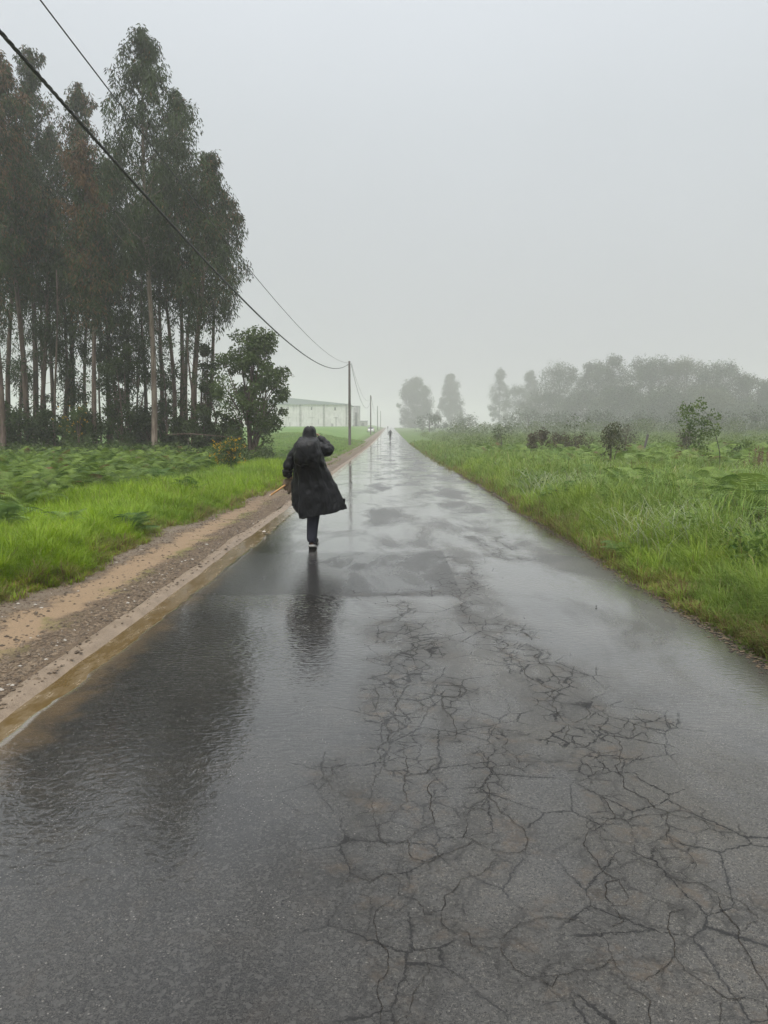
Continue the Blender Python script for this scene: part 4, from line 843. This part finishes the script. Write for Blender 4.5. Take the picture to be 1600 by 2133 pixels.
def wire(name, i0, i1, dz, sag, rad, label, twist=False, dx=0, near_up=0.0):
    (xa, Ya), (xb, Yb) = POLES[i0], POLES[i1]; n = 120; s = np.linspace(0, 1, n)
    za, zb = float(road_z(Ya))+8.75+dz+(near_up if Ya < 0 else 0), float(road_z(Yb))+8.75+dz
    P_ = np.c_[xa+(xb-xa)*s+dx, Ya+(Yb-Ya)*s, za+(zb-za)*s-4*sag*s*(1-s)]; mb = MB()
    if twist:
        m = 1500; s2 = np.linspace(0, 1, m); Q = np.c_[[np.interp(s2, s, P_[:, j]) for j in range(3)]].T; ph = s2*(Yb-Ya)*2*math.pi/.5
        for k in range(3):
            a = ph+k*2.094; mb.tube(Q+np.c_[np.cos(a)*rad*.8, 0*a, np.sin(a)*rad*.8], rad*.85, 5, cap=False)
    else: mb.tube(P_, rad, 6, cap=False)
    o = mb.build('cable', M_wire); tag(o, label, 'cable', 'cables strung between the utility poles')
wire('a', 0, 1, -.35, 3.75, .017, 'thick twisted cable sagging lowest toward the nearest pole', True, -.16, 1.45)
wire('b', 0, 1, -.16, 2.65, .010, 'thin cable running above the thick twisted one', False, .0, .75)
wire('c', 1, 2, -.40, 3.3, .020, 'lower cable drooping between the nearest and second pole', False, .2)
wire('d', 1, 2, -.18, 2.2, .012, 'upper cable drooping between the nearest and second pole', False, .2)
wire('e', 2, 3, -.40, 3.2, .020, 'lower faint cable from the second to the third pole', False, .1)
wire('f', 2, 3, -.18, 2.3, .012, 'upper faint cable from the second to the third pole', False, .1)

# ------------------------------------------------------------------ people
def skin(name, pts, edges, mat, parent, sub=2, root=0):
    """pts: (x,y,z,rx,ry)"""
    me = bpy.data.meshes.new(name); me.from_pydata([p[:3] for p in pts], edges, []); o = bpy.data.objects.new(name, me); COL.objects.link(o)
    m = o.modifiers.new('skin', 'SKIN'); m.use_smooth_shade = True; o.modifiers.new('sub', 'SUBSURF').levels = sub
    for i, p in enumerate(pts):
        v = me.skin_vertices[0].data[i]; v.radius = (p[3], p[4] if len(p) > 4 else p[3]); v.use_root = (i == root)
    dg = bpy.context.evaluated_depsgraph_get(); m2 = bpy.data.meshes.new_from_object(o.evaluated_get(dg)); o.modifiers.clear(); o.data = m2
    m2.materials.clear(); m2.materials.append(mat); m2.polygons.foreach_set('use_smooth', [True]*len(m2.polygons)); o.parent = parent; return o
M_skin = plain('skin', (.42, .24, .17), .5, 30, .1, .1)
t = NT('wet_poncho'); n = t.noise(6, 4, .6, vec=t.map(scale=(1.6, 1.6, .8)), dist=.6); f = t.noise(160, 2)
M_poncho = t.pbr(t.mix(t.mr(n, .3, .7), (.0035, .0038, .0045), (.007, .0075, .009)), t.mr(n, .35, .65, .34, .55), nrm=t.bump(f, .08, .002, t.bump(n, .6, .04)), spec=.2)
M_trouser = plain('navy_trousers', (.014, .016, .030), .8, 12, .25, .5, .02); M_shoe = plain('shoe_upper', (.012, .012, .014), .7, 40, spec=.15); M_sole = plain('shoe_sole', (.38, .37, .35), .6, 40)
M_stick = plain('stick_wood', (.42, .22, .07), .5, 10, .25, stretch=(2, 2, .4)); M_cloth = plain('brown_cloth', (.13, .095, .06), .85, 20, .35, .6, .02)

FX = gnd(650, 1143); PX, PY = FX.x, FX.y
walker = empty('person', (PX, PY, 0.006), 0, label='person walking away in a long black hooded rain poncho, one arm raised', cat='person')
S = 257/1603*PY/1.67      # metres per unit of figure
def fig(zx, zy, d=0.0):   # from the enlarged study of the figure: image point -> local point at depth d beyond the feet
    v = at(540+zx/6.664, 860+zy/6.664, PY+d); return np.array([v.x-PX, d, v.z-.006])
sh = fig(720, 1880)
# body: one continuous skin: pelvis 0
B = [(0, .02, .86, .14, .11), (0, .03, 1.02, .13, .10), (-.01, .06, 1.20, .15, .10), (-.02, .10, 1.36, .13, .09), (-.03, .13, 1.44, .06, .06), (-.03, .16, 1.52, .075, .085), (-.03, .17, 1.60, .07, .08),
     (.08, .02, .80, .09, .09), (.035, -.02, .47, .06, .06), (.005, -.11, .11, .04, .04), (.01, -.02, .04, .035, .03),
     (-.08, .04, .80, .09, .09), (-.045, .24, .50, .06, .06), (-.01, .40, .14, .04, .04), (-.01, .52, .07, .035, .03),
     (.13, .10, 1.38, .05, .05), (.25, .12, 1.34, .042, .042), (.13, .27, 1.47, .032, .032), (.09, .30, 1.51, .028, .02),
     (-.19, .08, 1.37, .05, .05), (-.33, .02, 1.14, .042, .042), (-.29, .06, .985, .030, .030), (-.285, .075, .94, .034, .02)]
Eb = [(0,1),(1,2),(2,3),(3,4),(4,5),(5,6),(0,7),(7,8),(8,9),(9,10),(0,11),(11,12),(12,13),(13,14),(3,15),(15,16),(16,17),(17,18),(3,19),(19,20),(20,21),(21,22)]
def fingers(wi, palm, dirv, side, curl, L=(.055, .062, .058, .046)):
    palm = np.array(palm); d = np.array(dirv, float); d /= np.linalg.norm(d); s = np.array(side, float); s /= np.linalg.norm(s); c = np.array(curl, float); c /= np.linalg.norm(c)
    for k, l in enumerate(L):
        a = palm+d*.035+s*(.027-.018*k); i = len(B); p1_ = a+d*l*.45+c*l*.15; p2_ = p1_+d*l*.15+c*l*.35; p3_ = p2_-d*l*.18+c*l*.22
        B.extend([(*a, .0085), (*p1_, .008), (*p2_, .0075), (*p3_, .0065)]); Eb.extend([(wi, i), (i, i+1), (i+1, i+2), (i+2, i+3)])
    a = palm+s*.032; i = len(B); B.extend([(*a, .010), (*(a+s*.018+d*.02+c*.012), .009), (*(a+s*.012+d*.042+c*.028), .0075)]); Eb.extend([(wi, i), (i, i+1), (i+1, i+2)])
fingers(22, (-.285, .075, .94), (0.02, .1, -1), (-.25, .95, .1), (.9, .3, -.1)); fingers(18, (.09, .30, 1.51), (-.3, .35, .9), (0, .9, -.3), (-.9, -.3, -.2))
# face: nose, brow, chin as small bumps of the same surface
i = len(B); B.extend([(-.03, .255, 1.575, .014), (-.03, .245, 1.53, .02, .015)]); Eb.extend([(6, i), (5, i+1)])
body = skin('body', B, Eb, M_skin, walker)
for sx_ in (-1, 1):
    mb = MB(); c = np.array([-.03+sx_*.03, .238, 1.605]); mb.tube([c, c+[0, .008, 0]], [.011, .007], 8); mb.build('eye', plain('eye', (.3, .28, .26), .2, 60), walker)
tr_pts = [(0, .01, .90, .15, .12), (.085, .0, .80, .11, .11), (.045, -.02, .62, .10, .105), (.03, -.03, .47, .090, .095), (.015, -.07, .30, .078, .084), (.008, -.11, .08, .064, .075),
          (-.085, .05, .80, .10, .10), (-.055, .16, .62, .083, .088), (-.045, .245, .48, .072, .075), (-.02, .33, .30, .065, .07), (-.01, .395, .155, .055, .06)]
skin('trousers', tr_pts, [(0,1),(1,2),(2,3),(3,4),(4,5),(0,6),(6,7),(7,8),(8,9),(9,10)], M_trouser, walker)
def shoe(cx, cy_, cz, pitch, L=.29):
    r = MB(); so = MB(); rows = []; srows = []
    for s_, w, h in ((0, .025, .05), (.06, .042, .095), (.2, .045, .105), (.42, .045, .085), (.65, .053, .062), (.85, .048, .048), (.97, .026, .034), (1, .01, .02)):
        y = s_*L; th = np.linspace(0, math.pi, 9); rows.append(np.c_[np.cos(th)*w, np.full(9, y), .022+np.sin(th)*h]); srows.append(np.array([(-w-.004, y, 0), (-w-.006, y, .026), (w+.006, y, .026), (w+.004, y, 0)]))
    Rm = np.array(Matrix.Rotation(pitch, 3, 'X'))
    piv = np.array([0, L*.72, 0])
    T = lambda A: (A-piv)@Rm.T+piv+[cx, cy_, cz]
    A = np.array(rows); r.grid(T(A)); o = r.build('shoe', M_shoe, walker); A = np.array(srows); so.grid(T(A), closed=True); so.add(T(A[0]), [(0, 1, 2, 3)]); so.add(T(A[-1]), [(3, 2, 1, 0)]); s_ = so.build('sole', M_sole, o, smooth=False)
shoe(.012, -.175, 0, -R(14)); shoe(-.01, .34, .0, R(12))
# poncho body: lofted rings, 64 points round
def ring(hc, xl, xr, yb, yf, hem=None, fold=0.0, ph=0.0, n=72, sq=2.4):
    a = np.arange(n)*2*math.pi/n; c, s_ = np.cos(a), np.sin(a); cx = (xl+xr)/2; rx = (xr-xl)/2; cyy = (yb+yf)/2; ry = (yf-yb)/2
    q = 2/sq; x = cx+rx*np.sign(c)*np.abs(c)**q; y = cyy+ry*np.sign(s_)*np.abs(s_)**q
    f = fold*(np.sin(a*7+ph+hc*3)+.6*np.sin(a*13+1.7+ph*2)+.4*np.sin(a*4-hc*5)); rr = 1+f
    z = np.full(n, hc) if hem is None else np.interp(x, hem[0], hem[1])
    return np.c_[cx+(x-cx)*rr, cyy+(y-cyy)*rr, z]
hemx = ([-.30, -.25, -.20, -.13, -.08, .0, .10, .29, .42, .47], [.60, .585, .50, .435, .43, .455, .46, .50, .535, .555])
rings = [ring(1.545, -.07, .02, .08, .20), ring(1.525, -.12, .06, -.0, .22, fold=.01), ring(1.508, -.165, .09, -.20, .22, fold=.01, sq=3.2), ring(1.475, -.185, .105, -.30, .22, fold=.008, sq=3.6), ring(1.40, -.225, .135, -.335, .22, fold=.008, sq=3.4), ring(1.31, -.225, .16, -.345, .21, fold=.01, sq=3.2),
         ring(1.23, -.217, .175, -.34, .20, fold=.012, sq=3.0), ring(1.185, -.218, .195, -.315, .20, fold=.02, sq=2.8), ring(1.145, -.222, .205, -.265, .20, fold=.04, ph=.5, sq=2.5), ring(1.08, -.228, .235, -.235, .20, fold=.035, ph=.7), ring(.96, -.243, .30, -.21, .21, fold=.035, ph=1), ring(.84, -.252, .35, -.22, .22, fold=.04, ph=1.1),
         ring(.74, -.258, .405, -.235, .24, fold=.044, ph=1.15), ring(.6, -.26, .44, -.25, .25, hem=(hemx[0], [q+.07 for q in hemx[1]]), fold=.05, ph=1.2), ring(.6, -.262, .46, -.255, .26, hem=hemx, fold=.052, ph=1.25)]
rings.append(rings[-1]*[.985, .97, 1]+[0.001, 0, .004]); rings.append(rings[-2]*[.93, .9, 1]+[.01, 0, .14])
A = np.array(rings)
# sagging creases under the pack
mb = MB(); mb.grid(A, closed=True); po = mb.build('poncho', M_poncho, walker)
sm = po.modifiers.new('sub', 'SUBSURF'); sm.levels = 1; sm.render_levels = 2
tx = bpy.data.textures.new('creases', 'CLOUDS'); tx.noise_scale = .10; dm = po.modifiers.new('crease', 'DISPLACE'); dm.texture = tx; dm.strength = .045; dm.mid_level = .5; dm.texture_coords = 'LOCAL'
# hood
mb = MB(); rr = []
for z, cx, cyy, rx, ry in ((1.46, -.03, .10, .112, .125), (1.50, -.032, .115, .106, .12), (1.535, -.033, .13, .098, .115), (1.575, -.034, .14, .094, .117), (1.615, -.034, .145, .090, .115), (1.645, -.034, .145, .075, .10), (1.665, -.034, .145, .055, .075), (1.674, -.034, .145, .012, .02)):
    th = np.linspace(R(-245), R(65), 33)      # open towards the face
    rr.append(np.c_[cx+rx*np.cos(th)*(1+.03*np.sin(th*6)), cyy+ry*np.sin(th), np.full(33, z)+.008*np.sin(th*5)])
mb.grid(np.array(rr)); hd = mb.build('hood', M_poncho, walker); md_ = hd.modifiers.new('sol', 'SOLIDIFY'); md_.thickness = .006; md_ = hd.modifiers.new('sub', 'SUBSURF'); md_.levels = 1
tx2 = bpy.data.textures.new('hood_creases', 'CLOUDS'); tx2.noise_scale = .07; dm = hd.modifiers.new('crease', 'DISPLACE'); dm.texture = tx2; dm.strength = .016; dm.mid_level = .5
# sleeves (loose, with bunching)
def sleeve(pts, rad):
    mb = MB(); s = np.linspace(0, 1, len(pts)); q = np.linspace(0, 1, 22); P_ = np.c_[[np.interp(q, s, np.array(pts)[:, j]) for j in range(3)]].T; r_ = np.interp(q, s, rad)*(1+.07*np.sin(q*26)+.05*np.sin(q*47+1))
    mb.tube(P_, r_, 16, cap=False); o = mb.build('sleeve', M_poncho, walker); md_ = o.modifiers.new('sub', 'SUBSURF'); md_.levels = 1
    dm = o.modifiers.new('crease', 'DISPLACE'); dm.texture = tx2; dm.strength = .03; dm.mid_level = .5
sleeve([(-.13, .06, 1.42), (-.21, .05, 1.34), (-.28, .03, 1.22), (-.325, .02, 1.10), (-.325, .03, 1.03), (-.295, .05, .985)], [.065, .075, .072, .078, .07, .042])
sleeve([(.05, .05, 1.40), (.13, .05, 1.37), (.21, .08, 1.33), (.235, .13, 1.345), (.19, .20, 1.42), (.11, .26, 1.49), (.09, .29, 1.51)], [.075, .085, .078, .075, .068, .055, .042])
# stick and cloth, held
tip = fig(150, 1150, -.10); hand = np.array([-.272, .085, .93]); dv = hand-tip
stk = empty('walking_stick', (PX, PY, .006), 0, label='thin tan wooden stick sticking out behind the hand of the poncho walker', cat='walking stick')
mb = MB(); mb.tube([tip, tip+dv*.5+[.002, 0, .004], hand, hand+dv*1.1], [.0125, .013, .014, .014], 8); mb.build('shaft', M_stick, stk)
mb = MB(); mb.tube([tip-dv*.02, tip+dv*.03], [.0135, .0145], 8); mb.build('ferrule', plain('pale_tip', (.5, .42, .3), .5), stk)
cl = empty('folded_cloth', (PX, PY, .006), 0, label='limp brown cloth dangling from the hand that holds the stick', cat='cloth')
mb = MB()
for pts, rd, fl in (([(-.292, .05, .955), (-.345, .04, .92), (-.36, .035, .86), (-.345, .03, .80)], [.02, .045, .052, .02], .5), ([(-.28, .06, .955), (-.29, .05, .90), (-.305, .045, .83), (-.318, .04, .745)], [.02, .042, .045, .012], .45)):
    q = np.linspace(0, 1, 12); s = np.linspace(0, 1, 4); P_ = np.c_[[np.interp(q, s, np.array(pts)[:, j]) for j in range(3)]].T; b4 = mb.n
    mb.tube(P_, np.interp(q, s, rd)*(1+.08*np.sin(q*21)), 14); v_ = mb.v[-3]; v_[:, 1] = .045+(v_[:, 1]-.045)*fl
mb.build('cloth', M_cloth, cl)

def far_person(px, fy, Y, hgt, label, col, pack):
    b = at(px, fy, Y); z0 = float(road_z(Y))+.01; r = empty('person', (b.x, Y, z0), 0, label=label, cat='person'); k = hgt/1.7
    Mc = plain('dark_jacket', col, .7, 10); 
    Bp = [(0, 0, .88, .13, .10), (0, .01, 1.1, .13, .10), (0, .02, 1.34, .16, .10), (0, .03, 1.45, .055, .055), (0, .04, 1.54, .08, .085), (0, .04, 1.63, .075, .08), (.08, 0, .8, .085), (.07, .1, .46, .06), (.05, .02, .09, .045), (.05, .13, .04, .035),
          (-.08, 0, .8, .085), (-.07, -.02, .46, .06), (-.06, -.16, .12, .045), (-.06, -.05, .04, .035), (.2, .02, 1.36, .055), (.25, 0, 1.1, .045), (.23, .1, .88, .035), (-.2, .02, 1.36, .055), (-.25, 0, 1.1, .045), (-.23, .08, .88, .035)]
    o = skin('body', [(a*k, b_*k, c*k, *[q*k for q in rest]) for a, b_, c, *rest in Bp], [(0,1),(1,2),(2,3),(3,4),(4,5),(0,6),(6,7),(7,8),(8,9),(0,10),(10,11),(11,12),(12,13),(2,14),(14,15),(15,16),(2,17),(17,18),(18,19)], Mc, r)
    if pack:
        mb = MB(); A = np.array([ring(z, -w, w, -.34, -.08, n=20, sq=3) for z, w in ((1.0, .05), (1.01, .13), (1.1, .15), (1.3, .15), (1.42, .13), (1.46, .04))])*k; mb.grid(A, closed=True); mb.build('backpack', plain('pack', (.05, .055, .05), .7, 8), r)
far_person(813, 925, 113, 1.72, 'distant dark figure walking in the middle of the foggy road', (.03, .03, .03), True)
far_person(808, 897, 320, 1.72, 'tiny faint figure farthest up the road in fog', (.03, .03, .03), False)

# small loose bits on the road
for px, py, s_, lab, c in ((550, 1112, .035, 'pale broken stone on the gutter lip beside the walker', (.42, .38, .33)), (556, 1115, .02, 'small dark stone next to the pale one on the gutter lip', (.06, .05, .04)), (545, 1311, .008, 'tiny dark pebble alone on the asphalt', (.02, .02, .02)), (733, 1006, .03, 'dark clod on the wet road beyond the walker', (.05, .045, .04)), (1242, 1267, .012, 'small dark stone near the meadow side of the asphalt', (.03, .03, .03))):
    p = gnd(px, py); v = ico*s_*rng.uniform(.8, 1.2, ico.shape); mb = MB(); mb.add(v+[0, 0, s_*.4], icf); o = mb.build('stone', plain('stone', c, .5, 30), smooth=False); o.location = (p.x, p.y, .012); tag(o, lab, 'stone', 'loose stones on the road')

# ------------------------------------------------------------------ haze
mb = MB(); mb.box((-1020, -215, -1.3), (1020, 1620, 42.0)); hz = mb.build('haze', [], smooth=False)
hm = bpy.data.materials.new('fog_air'); hm.use_nodes = True; ht = hm.node_tree; ht.nodes.clear(); ho = ht.nodes.new('ShaderNodeOutputMaterial'); hv = ht.nodes.new('ShaderNodeVolumePrincipled')
hv.inputs['Color'].default_value = (.99, .982, .99, 1); hv.inputs['Density'].default_value = .0017; hv.inputs['Anisotropy'].default_value = .35
ht.links.new(hv.outputs[0], ho.inputs['Volume']); hz.data.materials.append(hm); tag(hz, kind='stuff', label='pale fog filling the air over road and fields')
